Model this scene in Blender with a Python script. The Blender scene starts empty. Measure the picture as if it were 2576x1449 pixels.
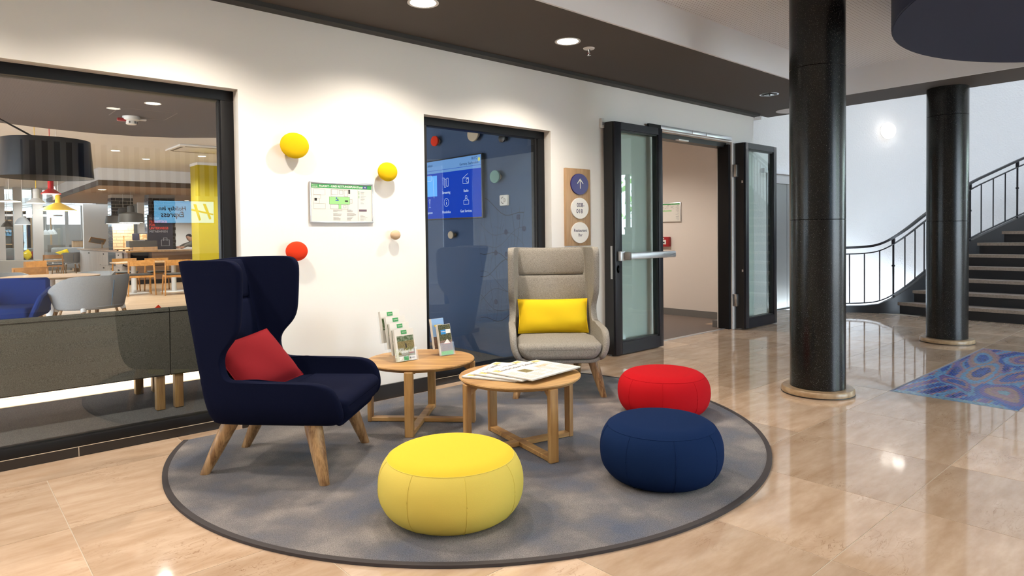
import bpy, bmesh, math, random
from mathutils import Vector, Matrix
from math import sin, cos, pi, radians as rad, sqrt

SC = bpy.context.scene
COL = SC.collection
random.seed(7)

# ------------------------------------------------------------------ camera
F, CX, CY = 1649.21556, 1286.98393, 626.513527        # pixels in the 2576 x 1449 frame
YAW, PIT, ROL = 0.724723228, 0.0234456753, -0.0121431055
EYE = Vector((0, 0, 1.28))
_r = Vector((cos(YAW), -sin(YAW), 0)); _f = Vector((sin(YAW), cos(YAW), 0)); _u = Vector((0, 0, 1))
FW = _f * cos(PIT) - _u * sin(PIT); _u2 = _u * cos(PIT) + _f * sin(PIT)
RT = _r * cos(ROL) + _u2 * sin(ROL); UP = _u2 * cos(ROL) - _r * sin(ROL)
cam_d = bpy.data.cameras.new('camera'); cam = bpy.data.objects.new('camera', cam_d); COL.objects.link(cam)
cam_d.sensor_width = 36; cam_d.lens = F / 2576 * 36
cam_d.shift_x = (1288 - CX) / 2576; cam_d.shift_y = (CY - 724.5) / 2576
cam_d.clip_start = 0.05; cam_d.clip_end = 200
cam.matrix_world = Matrix(((RT.x, UP.x, -FW.x, EYE.x), (RT.y, UP.y, -FW.y, EYE.y), (RT.z, UP.z, -FW.z, EYE.z), (0, 0, 0, 1)))
SC.camera = cam

def ray(px, py): return RT * ((px - CX) / F) - UP * ((py - CY) / F) + FW
def at_z(px, py, z=0.0): d = ray(px, py); return EYE + d * ((z - EYE.z) / d.z)
def at_y(px, py, y): d = ray(px, py); return EYE + d * (y / d.y)
def at_x(px, py, x): d = ray(px, py); return EYE + d * (x / d.x)
def at_d(px, py, dep): return EYE + ray(px, py) * dep

# ------------------------------------------------------------------ world, sun, exposure
SC.view_settings.view_transform = 'Standard'; SC.view_settings.look = 'None'
SC.view_settings.gamma = 1.0; SC.view_settings.use_curve_mapping = False
SC.view_settings.exposure = 0.05
SC.cycles.use_denoising = True
SC.cycles.max_bounces = 9; SC.cycles.diffuse_bounces = 5; SC.cycles.glossy_bounces = 4
SC.cycles.use_adaptive_sampling = True; SC.cycles.adaptive_threshold = 0.02
SC.cycles.transmission_bounces = 8; SC.cycles.transparent_max_bounces = 16
SC.cycles.sample_clamp_indirect = 6.0; SC.cycles.caustics_reflective = False; SC.cycles.caustics_refractive = False
world = bpy.data.worlds.new('world'); SC.world = world; world.use_nodes = True
bg = world.node_tree.nodes['Background']
bg.inputs[0].default_value = (0.72, 0.86, 1.0, 1); bg.inputs[1].default_value = 16.0
sun_d = bpy.data.lights.new('sun', 'SUN'); sun_d.energy = 130; sun_d.angle = 0.01; sun_d.color = (1, .97, .93)
sun = bpy.data.objects.new('sun', sun_d); COL.objects.link(sun)
SUN_DIR = Vector((1.0, 0.0, -0.28)).normalized()
sun.rotation_euler = SUN_DIR.to_track_quat('-Z', 'Y').to_euler()

def portal(name, loc, direction, sx, sy):
    d = bpy.data.lights.new(name, 'AREA'); d.shape = 'RECTANGLE'; d.size = sx; d.size_y = sy
    d.cycles.is_portal = True
    o = bpy.data.objects.new(name, d); COL.objects.link(o); o.location = loc
    o.rotation_euler = Vector(direction).to_track_quat('-Z', 'Z' if abs(direction[2]) < .9 else 'Y').to_euler()
    return o
portal('daylight_front', (7.2, -4.9, 1.5), (0, 1, 0), 4.4, 2.6)
portal('daylight_right', (15.9, -2.4, 1.6), (-1, 0, 0), 4.6, 2.8)
portal('daylight_stair_roof', (12.8, .3, 6.05), (0, 0, -1), 2.0, 1.8)
portal('daylight_restaurant', (-7.9, 10.5, 1.2), (1, 0, 0), 3.0, 2.1)

# ------------------------------------------------------------------ materials
def _bsdf(m): return m.node_tree.nodes['Principled BSDF']
def mat(name, col, rough=.6, metal=0.0, spec=.5, sheen=0.0, coat=0.0, emit=None, es=0.0, bump=None, speck=None, alpha=None):
    """bump=(scale, strength[, distance]); speck=(scale, colour, low, high) mixes a second colour through noise"""
    m = bpy.data.materials.new(name); m.use_nodes = True
    nt = m.node_tree; b = _bsdf(m); N = nt.nodes; L = nt.links
    b.inputs['Base Color'].default_value = (*col, 1); b.inputs['Roughness'].default_value = rough
    b.inputs['Metallic'].default_value = metal; b.inputs['Specular IOR Level'].default_value = spec
    if sheen: b.inputs['Sheen Weight'].default_value = sheen; b.inputs['Sheen Roughness'].default_value = .5
    if coat: b.inputs['Coat Weight'].default_value = coat; b.inputs['Coat Roughness'].default_value = .04
    if emit: b.inputs['Emission Color'].default_value = (*emit, 1); b.inputs['Emission Strength'].default_value = es
    if bump or speck: tc = N.new('ShaderNodeTexCoord')
    if bump:
        n = N.new('ShaderNodeTexNoise'); n.inputs['Scale'].default_value = bump[0]; n.inputs['Detail'].default_value = 3
        bp = N.new('ShaderNodeBump'); bp.inputs['Strength'].default_value = bump[1]
        bp.inputs['Distance'].default_value = bump[2] if len(bump) > 2 else .005
        L.new(tc.outputs['Object'], n.inputs['Vector']); L.new(n.outputs['Fac'], bp.inputs['Height']); L.new(bp.outputs['Normal'], b.inputs['Normal'])
    if speck:
        n = N.new('ShaderNodeTexNoise'); n.inputs['Scale'].default_value = speck[0]; n.inputs['Detail'].default_value = 4
        mr = N.new('ShaderNodeMapRange'); mr.inputs['From Min'].default_value = speck[2]; mr.inputs['From Max'].default_value = speck[3]
        mx = N.new('ShaderNodeMix'); mx.data_type = 'RGBA'
        mx.inputs['A'].default_value = (*col, 1); mx.inputs['B'].default_value = (*speck[1], 1)
        L.new(tc.outputs['Object'], n.inputs['Vector']); L.new(n.outputs['Fac'], mr.inputs['Value'])
        L.new(mr.outputs['Result'], mx.inputs['Factor']); L.new(mx.outputs['Result'], b.inputs['Base Color'])
    return m
def emis(name, col, s):
    m = bpy.data.materials.new(name); m.use_nodes = True; nt = m.node_tree; nt.nodes.clear()
    e = nt.nodes.new('ShaderNodeEmission'); e.inputs[0].default_value = (*col, 1); e.inputs[1].default_value = s
    o = nt.nodes.new('ShaderNodeOutputMaterial'); nt.links.new(e.outputs[0], o.inputs[0]); return m
def wood(name, c1, c2, axis='Z', rough=.45, scale=9.0):
    m = bpy.data.materials.new(name); m.use_nodes = True; nt = m.node_tree; N = nt.nodes; L = nt.links; b = _bsdf(m)
    tc = N.new('ShaderNodeTexCoord'); mp = N.new('ShaderNodeMapping')
    s = {'X': (.09, 1, 1), 'Y': (1, .09, 1), 'Z': (1, 1, .09)}[axis]
    mp.inputs['Scale'].default_value = [scale * k for k in s]
    oi = N.new('ShaderNodeObjectInfo'); ad = N.new('ShaderNodeVectorMath'); ad.operation = 'ADD'
    sc = N.new('ShaderNodeMath'); sc.operation = 'MULTIPLY'; sc.inputs[1].default_value = 37.0
    n1 = N.new('ShaderNodeTexNoise'); n1.inputs['Scale'].default_value = 1.2; n1.inputs['Detail'].default_value = 6; n1.inputs['Distortion'].default_value = 1.2
    n2 = N.new('ShaderNodeTexNoise'); n2.inputs['Scale'].default_value = 9; n2.inputs['Detail'].default_value = 4
    mx0 = N.new('ShaderNodeMath'); mx0.operation = 'MULTIPLY_ADD'; mx0.inputs[1].default_value = .45
    cr = N.new('ShaderNodeValToRGB'); cr.color_ramp.elements[0].position = .42; cr.color_ramp.elements[1].position = .72
    cr.color_ramp.elements[0].color = (*c2, 1); cr.color_ramp.elements[1].color = (*c1, 1)
    L.new(tc.outputs['Object'], mp.inputs['Vector']); L.new(oi.outputs['Random'], sc.inputs[0])
    L.new(mp.outputs['Vector'], ad.inputs[0]); L.new(sc.outputs[0], ad.inputs[1])
    L.new(ad.outputs[0], n1.inputs['Vector']); L.new(ad.outputs[0], n2.inputs['Vector'])
    L.new(n2.outputs['Fac'], mx0.inputs[0]); L.new(n1.outputs['Fac'], mx0.inputs[2])
    mb = N.new('ShaderNodeMath'); mb.operation = 'SUBTRACT'; mb.inputs[1].default_value = .16
    L.new(mx0.outputs[0], mb.inputs[0]); L.new(mb.outputs[0], cr.inputs['Fac']); L.new(cr.outputs['Color'], b.inputs['Base Color'])
    b.inputs['Roughness'].default_value = rough
    bp = N.new('ShaderNodeBump'); bp.inputs['Strength'].default_value = .12; bp.inputs['Distance'].default_value = .002
    L.new(n2.outputs['Fac'], bp.inputs['Height']); L.new(bp.outputs['Normal'], b.inputs['Normal'])
    return m
def glass(name, tint=(.93, .96, .96), gain=1.0, rough=0.0, ior=1.5):
    """thin pane: clear transmission plus Fresnel reflection"""
    m = bpy.data.materials.new(name); m.use_nodes = True; nt = m.node_tree; N = nt.nodes; L = nt.links; N.clear()
    t = N.new('ShaderNodeBsdfTransparent'); t.inputs[0].default_value = (*tint, 1)
    g = N.new('ShaderNodeBsdfGlossy'); g.inputs['Roughness'].default_value = rough; g.inputs[0].default_value = (1, 1, 1, 1)
    lw = N.new('ShaderNodeLayerWeight'); lw.inputs['Blend'].default_value = .5       # Schlick curve, the same from both sides
    pw = N.new('ShaderNodeMath'); pw.operation = 'POWER'; pw.inputs[1].default_value = 5; L.new(lw.outputs['Facing'], pw.inputs[0])
    fr = N.new('ShaderNodeMath'); fr.operation = 'MULTIPLY_ADD'; fr.inputs[1].default_value = .96; fr.inputs[2].default_value = .04; L.new(pw.outputs[0], fr.inputs[0])
    mu = N.new('ShaderNodeMath'); mu.operation = 'MULTIPLY'; mu.inputs[1].default_value = gain; mu.use_clamp = True
    mx = N.new('ShaderNodeMixShader'); o = N.new('ShaderNodeOutputMaterial')
    L.new(fr.outputs[0], mu.inputs[0]); L.new(mu.outputs[0], mx.inputs[0]); L.new(t.outputs[0], mx.inputs[1]); L.new(g.outputs[0], mx.inputs[2]); L.new(mx.outputs[0], o.inputs[0])
    return m

def stone_mat():
    m = bpy.data.materials.new('polished_limestone'); m.use_nodes = True; nt = m.node_tree; N = nt.nodes; L = nt.links; b = _bsdf(m)
    tc = N.new('ShaderNodeTexCoord'); oi = N.new('ShaderNodeObjectInfo')
    sc = N.new('ShaderNodeMath'); sc.operation = 'MULTIPLY'; sc.inputs[1].default_value = 53.0
    ad = N.new('ShaderNodeVectorMath'); ad.operation = 'ADD'
    L.new(tc.outputs['Object'], ad.inputs[0]); L.new(oi.outputs['Random'], sc.inputs[0]); L.new(sc.outputs[0], ad.inputs[1])
    mp = N.new('ShaderNodeMapping'); mp.inputs['Scale'].default_value = (1.6, 5.5, 3); L.new(ad.outputs[0], mp.inputs['Vector'])
    n1 = N.new('ShaderNodeTexNoise'); n1.inputs['Scale'].default_value = 2.0; n1.inputs['Detail'].default_value = 8; n1.inputs['Roughness'].default_value = .6
    L.new(mp.outputs[0], n1.inputs['Vector'])
    cr = N.new('ShaderNodeValToRGB'); e = cr.color_ramp.elements
    e[0].position = .3; e[0].color = (.48, .325, .215, 1); e[1].position = .72; e[1].color = (.66, .50, .375, 1)
    L.new(n1.outputs['Fac'], cr.inputs['Fac'])
    n2 = N.new('ShaderNodeTexNoise'); n2.inputs['Scale'].default_value = 9.0; n2.inputs['Detail'].default_value = 9; n2.inputs['Distortion'].default_value = 2.5
    mp2 = N.new('ShaderNodeMapping'); mp2.inputs['Scale'].default_value = (.55, 1.5, 1); L.new(ad.outputs[0], mp2.inputs['Vector']); L.new(mp2.outputs[0], n2.inputs['Vector'])
    vr = N.new('ShaderNodeValToRGB'); v = vr.color_ramp.elements
    v[0].position = .485; v[0].color = (0, 0, 0, 1); v[1].position = .5; v[1].color = (1, 1, 1, 1)
    x = v.new(.515); x.color = (0, 0, 0, 1)
    n3 = N.new('ShaderNodeTexNoise'); n3.inputs['Scale'].default_value = 3.0; L.new(ad.outputs[0], n3.inputs['Vector'])
    gate = N.new('ShaderNodeMapRange'); gate.inputs['From Min'].default_value = .5; gate.inputs['From Max'].default_value = .68; gate.inputs['To Max'].default_value = .75
    L.new(n3.outputs['Fac'], gate.inputs['Value'])
    L.new(n2.outputs['Fac'], vr.inputs['Fac'])
    gm = N.new('ShaderNodeMath'); gm.operation = 'MULTIPLY'; L.new(vr.outputs['Color'], gm.inputs[0]); L.new(gate.outputs['Result'], gm.inputs[1])
    mx = N.new('ShaderNodeMix'); mx.data_type = 'RGBA'; mx.inputs['B'].default_value = (.25, .13, .07, 1)
    L.new(gm.outputs[0], mx.inputs['Factor']); L.new(cr.outputs['Color'], mx.inputs['A'])
    # every slab its own tone
    tn = N.new('ShaderNodeMapRange'); tn.inputs['To Min'].default_value = .82; tn.inputs['To Max'].default_value = 1.15; L.new(oi.outputs['Random'], tn.inputs['Value'])
    mt = N.new('ShaderNodeVectorMath'); mt.operation = 'SCALE'; L.new(mx.outputs['Result'], mt.inputs[0]); L.new(tn.outputs['Result'], mt.inputs['Scale'])
    L.new(mt.outputs[0], b.inputs['Base Color'])
    b.inputs['Roughness'].default_value = .06; b.inputs['Specular IOR Level'].default_value = .8
    bp = N.new('ShaderNodeBump'); bp.inputs['Strength'].default_value = .012; bp.inputs['Distance'].default_value = .003
    n4 = N.new('ShaderNodeTexNoise'); n4.inputs['Scale'].default_value = 3.5; n4.inputs['Detail'].default_value = 2
    L.new(tc.outputs['Object'], n4.inputs['Vector']); L.new(n4.outputs['Fac'], bp.inputs['Height']); L.new(bp.outputs['Normal'], b.inputs['Normal'])
    return m
def rug_mat():
    m = bpy.data.materials.new('mottled_carpet'); m.use_nodes = True; nt = m.node_tree; N = nt.nodes; L = nt.links; b = _bsdf(m)
    tc = N.new('ShaderNodeTexCoord')
    n1 = N.new('ShaderNodeTexNoise'); n1.inputs['Scale'].default_value = 2.6; n1.inputs['Detail'].default_value = 5; L.new(tc.outputs['Object'], n1.inputs['Vector'])
    cr = N.new('ShaderNodeValToRGB'); e = cr.color_ramp.elements
    e[0].position = .33; e[0].color = (.065, .082, .13, 1); e[1].position = .66; e[1].color = (.26, .23, .22, 1)
    k = e.new(.5); k.color = (.13, .122, .132, 1)
    L.new(n1.outputs['Fac'], cr.inputs['Fac'])
    n2 = N.new('ShaderNodeTexNoise'); n2.inputs['Scale'].default_value = 260; n2.inputs['Detail'].default_value = 2; L.new(tc.outputs['Object'], n2.inputs['Vector'])
    mr = N.new('ShaderNodeMapRange'); mr.inputs['From Min'].default_value = .3; mr.inputs['From Max'].default_value = .7; mr.inputs['To Min'].default_value = .45; mr.inputs['To Max'].default_value = 1.6
    L.new(n2.outputs['Fac'], mr.inputs['Value'])
    vm = N.new('ShaderNodeVectorMath'); vm.operation = 'SCALE'; L.new(cr.outputs['Color'], vm.inputs[0]); L.new(mr.outputs['Result'], vm.inputs['Scale']); L.new(vm.outputs[0], b.inputs['Base Color'])
    b.inputs['Roughness'].default_value = .95; b.inputs['Specular IOR Level'].default_value = .1; b.inputs['Sheen Weight'].default_value = .25
    bp = N.new('ShaderNodeBump'); bp.inputs['Strength'].default_value = .7; bp.inputs['Distance'].default_value = .006
    L.new(n2.outputs['Fac'], bp.inputs['Height']); L.new(bp.outputs['Normal'], b.inputs['Normal'])
    return m
def perf_mat():
    """white acoustic board with rows of tiny drilled holes"""
    m = bpy.data.materials.new('perforated_white_board'); m.use_nodes = True; nt = m.node_tree; N = nt.nodes; L = nt.links; b = _bsdf(m)
    tc = N.new('ShaderNodeTexCoord'); sx = N.new('ShaderNodeSeparateXYZ'); L.new(tc.outputs['Object'], sx.inputs[0])
    def cell(o):
        a = N.new('ShaderNodeMath'); a.operation = 'MULTIPLY'; a.inputs[1].default_value = 1 / .03; L.new(o, a.inputs[0])
        f = N.new('ShaderNodeMath'); f.operation = 'FRACT'; L.new(a.outputs[0], f.inputs[0])
        s = N.new('ShaderNodeMath'); s.operation = 'SUBTRACT'; s.inputs[1].default_value = .5; L.new(f.outputs[0], s.inputs[0])
        q = N.new('ShaderNodeMath'); q.operation = 'MULTIPLY'; L.new(s.outputs[0], q.inputs[0]); L.new(s.outputs[0], q.inputs[1]); return q.outputs[0]
    ad = N.new('ShaderNodeMath'); L.new(cell(sx.outputs[0]), ad.inputs[0]); L.new(cell(sx.outputs[1]), ad.inputs[1])
    lt = N.new('ShaderNodeMath'); lt.operation = 'LESS_THAN'; lt.inputs[1].default_value = .028; L.new(ad.outputs[0], lt.inputs[0])
    mx = N.new('ShaderNodeMix'); mx.data_type = 'RGBA'; mx.inputs['A'].default_value = (.80, .825, .87, 1); mx.inputs['B'].default_value = (.32, .32, .34, 1)
    L.new(lt.outputs[0], mx.inputs['Factor']); L.new(mx.outputs['Result'], b.inputs['Base Color']); b.inputs['Roughness'].default_value = .9
    return m

MT = dict(
    wall=mat('white_wall_paint', (.86, .845, .82), .85, bump=(60, .05)),
    plaster=mat('white_rough_plaster', (.78, .78, .79), .9, bump=(34, .8, .012)),
    white=mat('white_board', (.80, .825, .87), .85), perf=perf_mat(),
    soffit=mat('dark_umber_paint', (.075, .062, .055), .8),
    trimdark=mat('dark_trim_paint', (.03, .027, .024), .6),
    frame=mat('anthracite_metal', (.007, .007, .0085), .5, spec=.25),
    framedoor=mat('dark_blue_grey_metal', (.009, .010, .016), .35, spec=.45),
    skirt=mat('black_skirting_tile', (.022, .019, .018), .3, bump=(30, .05)),
    grout=mat('pale_grout', (.55, .47, .38), .9), grout_dark=mat('tan_joint', (.30, .20, .13), .9),
    stone=stone_mat(), rug=rug_mat(),
    rug_edge=mat('dark_rug_binding', (.045, .038, .04), .85),
    pane=glass('window_glass', gain=1.0), pane_door=glass('door_glass', (.86, .92, .90), gain=1.2), clear=glass('clear_acrylic', (.98, .985, .985), gain=.2),
    navy=mat('navy_wool', (.0042, .006, .021), .95, spec=.06, bump=(420, .25, .002)),
    navy_p=mat('navy_jersey', (.0075, .021, .074), .95, spec=.06, bump=(380, .2, .002)),
    blue=mat('cobalt_wool', (.010, .036, .19), .95, spec=.08, bump=(300, .2, .002)),
    grey=mat('heathered_grey_wool', (.37, .345, .31), .95, spec=.06, speck=(300, (.19, .175, .155), .40, .62), bump=(430, .35, .003)),
    greyd=mat('heathered_dark_wool', (.17, .157, .137), .95, spec=.06, speck=(300, (.085, .078, .067), .40, .62), bump=(430, .35, .003)),
    greyl=mat('heathered_pale_wool', (.42, .43, .44), .95, spec=.1, speck=(330, (.27, .28, .29), .40, .64), bump=(330, .3, .003)),
    yellow=mat('yellow_wool', (.80, .55, .018), .92, spec=.12, bump=(380, .2, .002)),
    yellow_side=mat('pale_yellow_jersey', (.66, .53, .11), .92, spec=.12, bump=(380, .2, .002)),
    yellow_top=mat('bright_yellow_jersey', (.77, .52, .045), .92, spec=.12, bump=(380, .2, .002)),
    yellow_c=mat('sun_yellow_wool', (.70, .46, .008), .92, spec=.12, bump=(380, .2, .002)),
    red=mat('red_jersey', (.50, .008, .014), .92, spec=.12, bump=(380, .2, .002)),
    redc=mat('crimson_wool', (.19, .010, .015), .92, spec=.12, bump=(380, .2, .002)),
    redo=mat('orange_red_wool', (.72, .045, .014), .9, spec=.12, bump=(380, .2, .002)),
    oak=wood('oak_upright', (.52, .30, .11), (.30, .15, .05), 'Z'), oakx=wood('oak_lengthwise', (.54, .32, .12), (.33, .17, .055), 'X'),
    oakl=wood('oak_leg', (.52, .32, .15), (.20, .10, .04), 'Z', scale=20), oakp=wood('pale_oak', (.55, .36, .2), (.40, .25, .13), 'Z', scale=6),
    beech=wood('beech_turned', (.58, .42, .27), (.48, .33, .2), 'X', scale=16),
    parquet=wood('parquet_wood', (.50, .36, .235), (.40, .275, .165), 'X', .4, 4),
    chairwood=wood('amber_chair_wood', (.58, .28, .08), (.42, .19, .05), 'X', .4),
    steel=mat('brushed_steel', (.6, .6, .6), .28, metal=1), chrome=mat('chrome', (.75, .75, .75), .12, metal=1), alu=mat('satin_aluminium', (.7, .71, .73), .35, metal=.9),
    black=mat('black_plastic', (.012, .012, .013), .4), darkgrey=mat('dark_grey_paint', (.06, .058, .055), .55), midgrey=mat('mid_grey_paint', (.20, .19, .18), .7),
    col=mat('black_terrazzo', (.008, .008, .0075), .25, spec=.35, speck=(190, (.10, .10, .095), .62, .68)),
    colbase=mat('tan_stone_ring', (.42, .30, .18), .3, speck=(20, (.33, .22, .12), .4, .6)),
    drum=mat('dark_navy_paint', (.010, .015, .045), .7),
    bluewall=mat('slate_blue_wall', (.036, .078, .175), .75),
    signblue=mat('sign_blue', (.022, .012, .16), .3), signwhite=mat('sign_white', (.82, .81, .77), .35), ink=mat('dark_blue_ink', (.03, .025, .09), .6),
    paper=mat('paper_white', (.74, .72, .68), .8), inkgrey=mat('grey_ink', (.17, .18, .21), .8), inkblack=mat('black_ink', (.02, .02, .02), .8),
    green=mat('sign_green', (.04, .30, .08), .6), greenl=mat('pale_plan_green', (.30, .62, .25), .7), redp=mat('red_plastic', (.33, .012, .018), .35),
    whitep=mat('white_plastic', (.8, .8, .79), .4), teal=mat('pale_teal_wool', (.22, .42, .40), .9), beige=mat('beige_knob', (.52, .46, .36), .6),
    tread=mat('stone_tread', (.30, .235, .19), .45, speck=(40, (.24, .19, .15), .4, .6)), riser=mat('black_stone_riser', (.012, .012, .014), .4), iron=mat('black_iron', (.012, .013, .018), .4),
    corridor_floor=mat('brown_grey_carpet', (.17, .13, .11), .95, bump=(200, .4, .004)), corridor_wall=mat('pale_blush_paint', (.72, .66, .62), .85),
    skgrey=mat('grey_skirting', (.16, .155, .15), .6), carpet=mat('grey_brown_carpet', (.10, .092, .095), .95, speck=(240, (.2, .185, .18), .4, .65), bump=(240, .5, .004)),
    ycol=mat('mustard_paint', (.43, .345, .008), .7), brickd=mat('dark_glazed_brick', (.02, .014, .012), .18), bricklit=mat('painted_lamplit_brick', (.42, .30, .19), .25), brickb=mat('blue_black_glaze', (.012, .014, .05), .12),
    brickj=mat('brick_joint', (.55, .48, .40), .9), greywall=mat('mid_grey_wall', (.30, .30, .29), .85), whiteglow=emis('bright_sky_behind_glass', (.95, .97, 1), 3.5),
    lampwarm=emis('lit_lamp_lens', (1, .9, .74), 14), lampsoft=emis('lit_globe', (1, .95, .88), 2.6), lampdim=emis('lit_shade_inside', (1, .9, .72), 4),
    skin=mat('skin', (.62, .36, .25), .6), shirt=mat('grey_shirt', (.22, .21, .2), .9), hair=mat('dark_hair', (.02, .014, .01), .7),
    leaf=mat('leaf_green', (.07, .20, .03), .6, speck=(6, (.16, .33, .06), .4, .6)), bark=mat('bark', (.07, .05, .035), .9),
)
# ------------------------------------------------------------------ mesh helpers
class MB:
    """collects shapes into one mesh; build() links it as one object"""
    def __init__(s): s.v = []; s.f = []; s.mi = []; s.cur = 0
    def add(s, vs, fs):
        o = len(s.v); s.v += [tuple(p) for p in vs]; s.f += [tuple(i + o for i in f) for f in fs]; s.mi += [s.cur] * len(fs); return s
    def box(s, x0, x1, y0, y1, z0, z1):
        vs = [(x, y, z) for x in (x0, x1) for y in (y0, y1) for z in (z0, z1)]
        return s.add(vs, [(0, 1, 3, 2), (4, 6, 7, 5), (0, 4, 5, 1), (2, 3, 7, 6), (0, 2, 6, 4), (1, 5, 7, 3)])
    def rbox(s, x0, x1, y0, y1, z0, z1, r=.01, seg=2, M=None):
        bm = bmesh.new(); bmesh.ops.create_cube(bm, size=1)
        for v in bm.verts: v.co = Vector(((x0 + x1) / 2 + v.co.x * (x1 - x0), (y0 + y1) / 2 + v.co.y * (y1 - y0), (z0 + z1) / 2 + v.co.z * (z1 - z0)))
        bmesh.ops.bevel(bm, geom=bm.edges[:], offset=min(r, .49 * min(x1 - x0, y1 - y0, z1 - z0)), segments=seg, profile=.5, affect='EDGES')
        if M is not None: bm.transform(M)
        bm.verts.index_update(); s.add([v.co[:] for v in bm.verts], [[v.index for v in f.verts] for f in bm.faces]); bm.free(); return s
    def quad(s, a, b, c, d): return s.add([a, b, c, d], [(0, 1, 2, 3)])
    def poly(s, pts): return s.add(pts, [tuple(range(len(pts)))])
    def prism(s, pts, z0, z1, M=None):
        n = len(pts); vs = [(x, y, z0) for x, y in pts] + [(x, y, z1) for x, y in pts]
        if M is not None: vs = [tuple(M @ Vector(p)) for p in vs]
        return s.add(vs, [tuple(range(n - 1, -1, -1)), tuple(range(n, 2 * n))] + [(i, (i + 1) % n, (i + 1) % n + n, i + n) for i in range(n)])
    def rings(s, R, cap0=True, cap1=True, closed=True):
        """loft between rings with the same number of points"""
        n = len(R[0]); vs = [p for r in R for p in r]; fs = []
        for k in range(len(R) - 1):
            for i in range(n if closed else n - 1):
                j = (i + 1) % n; fs.append((k * n + i, k * n + j, (k + 1) * n + j, (k + 1) * n + i))
        if cap0: fs.append(tuple(range(n - 1, -1, -1)))
        if cap1: fs.append(tuple((len(R) - 1) * n + i for i in range(n)))
        return s.add(vs, fs)
    def lathe(s, prof, n=24, M=None, cap0=True, cap1=True, a0=0.0):
        R = []
        for r, z in prof: R.append([Vector((r * cos(a0 + 2 * pi * i / n), r * sin(a0 + 2 * pi * i / n), z)) for i in range(n)])
        if M is not None: R = [[M @ p for p in r] for r in R]
        return s.rings(R, cap0, cap1)
    def cyl(s, a, b, r0, r1=None, n=12):
        a = Vector(a); b = Vector(b); d = b - a; q = d.to_track_quat('Z', 'Y').to_matrix().to_4x4(); q.translation = a
        return s.lathe([(r0, 0), (r0 if r1 is None else r1, d.length)], n, q)
    def tube(s, pts, r, n=8, closed=False):
        P = [Vector(p) for p in pts]; R = []; up = Vector((0, 0, 1)); m = len(P)
        for k, p in enumerate(P):
            t = (P[(k + 1) % m] - P[k - 1]) if closed else (P[min(k + 1, m - 1)] - P[max(k - 1, 0)])
            t.normalize(); x = t.cross(up)
            if x.length < 1e-3: x = t.cross(Vector((1, 0, 0)))
            x.normalize(); y = x.cross(t); rr = r[k] if isinstance(r, (list, tuple)) else r
            R.append([p + x * rr * cos(2 * pi * i / n) + y * rr * sin(2 * pi * i / n) for i in range(n)])
        if closed: R.append(R[0]); return s.rings(R, False, False)
        return s.rings(R)
    def bar(s, pts, w, h):
        """rectangular section swept along pts (w horizontal, h vertical)"""
        P = [Vector(p) for p in pts]; R = []; m = len(P)
        for k, p in enumerate(P):
            t = P[min(k + 1, m - 1)] - P[max(k - 1, 0)]; x = t.cross(Vector((0, 0, 1)))
            if x.length < 1e-4: x = Vector((1, 0, 0))
            x.normalize(); z = Vector((0, 0, 1))
            R.append([p + x * (w / 2 * a) + z * (h / 2 * b) for a, b in ((-1, -1), (1, -1), (1, 1), (-1, 1))])
        return s.rings(R)
    def build(s, name, m=None, parent=None, loc=None, rotz=0.0, smooth=True, ang=35, **tags):
        me = bpy.data.meshes.new(name); me.from_pydata(s.v, [], s.f)
        bm = bmesh.new(); bm.from_mesh(me); bmesh.ops.recalc_face_normals(bm, faces=bm.faces); bm.to_mesh(me); bm.free()
        for mm in (m if isinstance(m, (list, tuple)) else [m]):
            if mm is not None: me.materials.append(MT[mm] if isinstance(mm, str) else mm)
        if len(me.materials) > 1: me.polygons.foreach_set('material_index', s.mi)
        if smooth: me.polygons.foreach_set('use_smooth', [True] * len(me.polygons)); me.set_sharp_from_angle(angle=rad(ang))
        me.update(); return link(name, me, parent, loc, rotz, **tags)
def link(name, me, parent=None, loc=None, rotz=0.0, **tags):
    o = bpy.data.objects.new(name, me); COL.objects.link(o)
    if parent is not None: o.parent = parent
    if loc is not None: o.location = loc
    if rotz: o.rotation_euler = (0, 0, rotz)
    return tag(o, **tags)
def tag(o, label=None, cat=None, group=None, kind=None):
    if label: o['label'] = label
    if cat: o['category'] = cat
    if group: o['group'] = group
    if kind: o['kind'] = kind
    return o
def thing(name, label, cat, loc=(0, 0, 0), rotz=0.0, group=None):
    o = bpy.data.objects.new(name, None); COL.objects.link(o); o.location = loc; o.rotation_euler = (0, 0, rotz); o.empty_display_size = .1
    return tag(o, label, cat, group)
def struct(name, loc=(0, 0, 0), rotz=0.0):
    o = bpy.data.objects.new(name, None); COL.objects.link(o); o.location = loc; o.rotation_euler = (0, 0, rotz); o.empty_display_size = .1; o['kind'] = 'structure'; return o
def box(name, m, x0, x1, y0, y1, z0, z1, parent=None, r=0.0, **t):
    b = MB(); (b.rbox(x0, x1, y0, y1, z0, z1, r) if r else b.box(x0, x1, y0, y1, z0, z1)); return b.build(name, m, parent, **t)
def copy_tree(root, loc=None, rotz=None, label=None, group=None):
    r = root.copy(); COL.objects.link(r)
    if loc is not None: r.location = loc
    if rotz is not None: r.rotation_euler = (0, 0, rotz)
    if label: r['label'] = label
    if group: r['group'] = group
    for ch in list(root.children):
        c = ch.copy(); COL.objects.link(c); c.parent = r; c.matrix_parent_inverse = ch.matrix_parent_inverse
        for g in ch.children:
            d = g.copy(); COL.objects.link(d); d.parent = c
    return r
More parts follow.
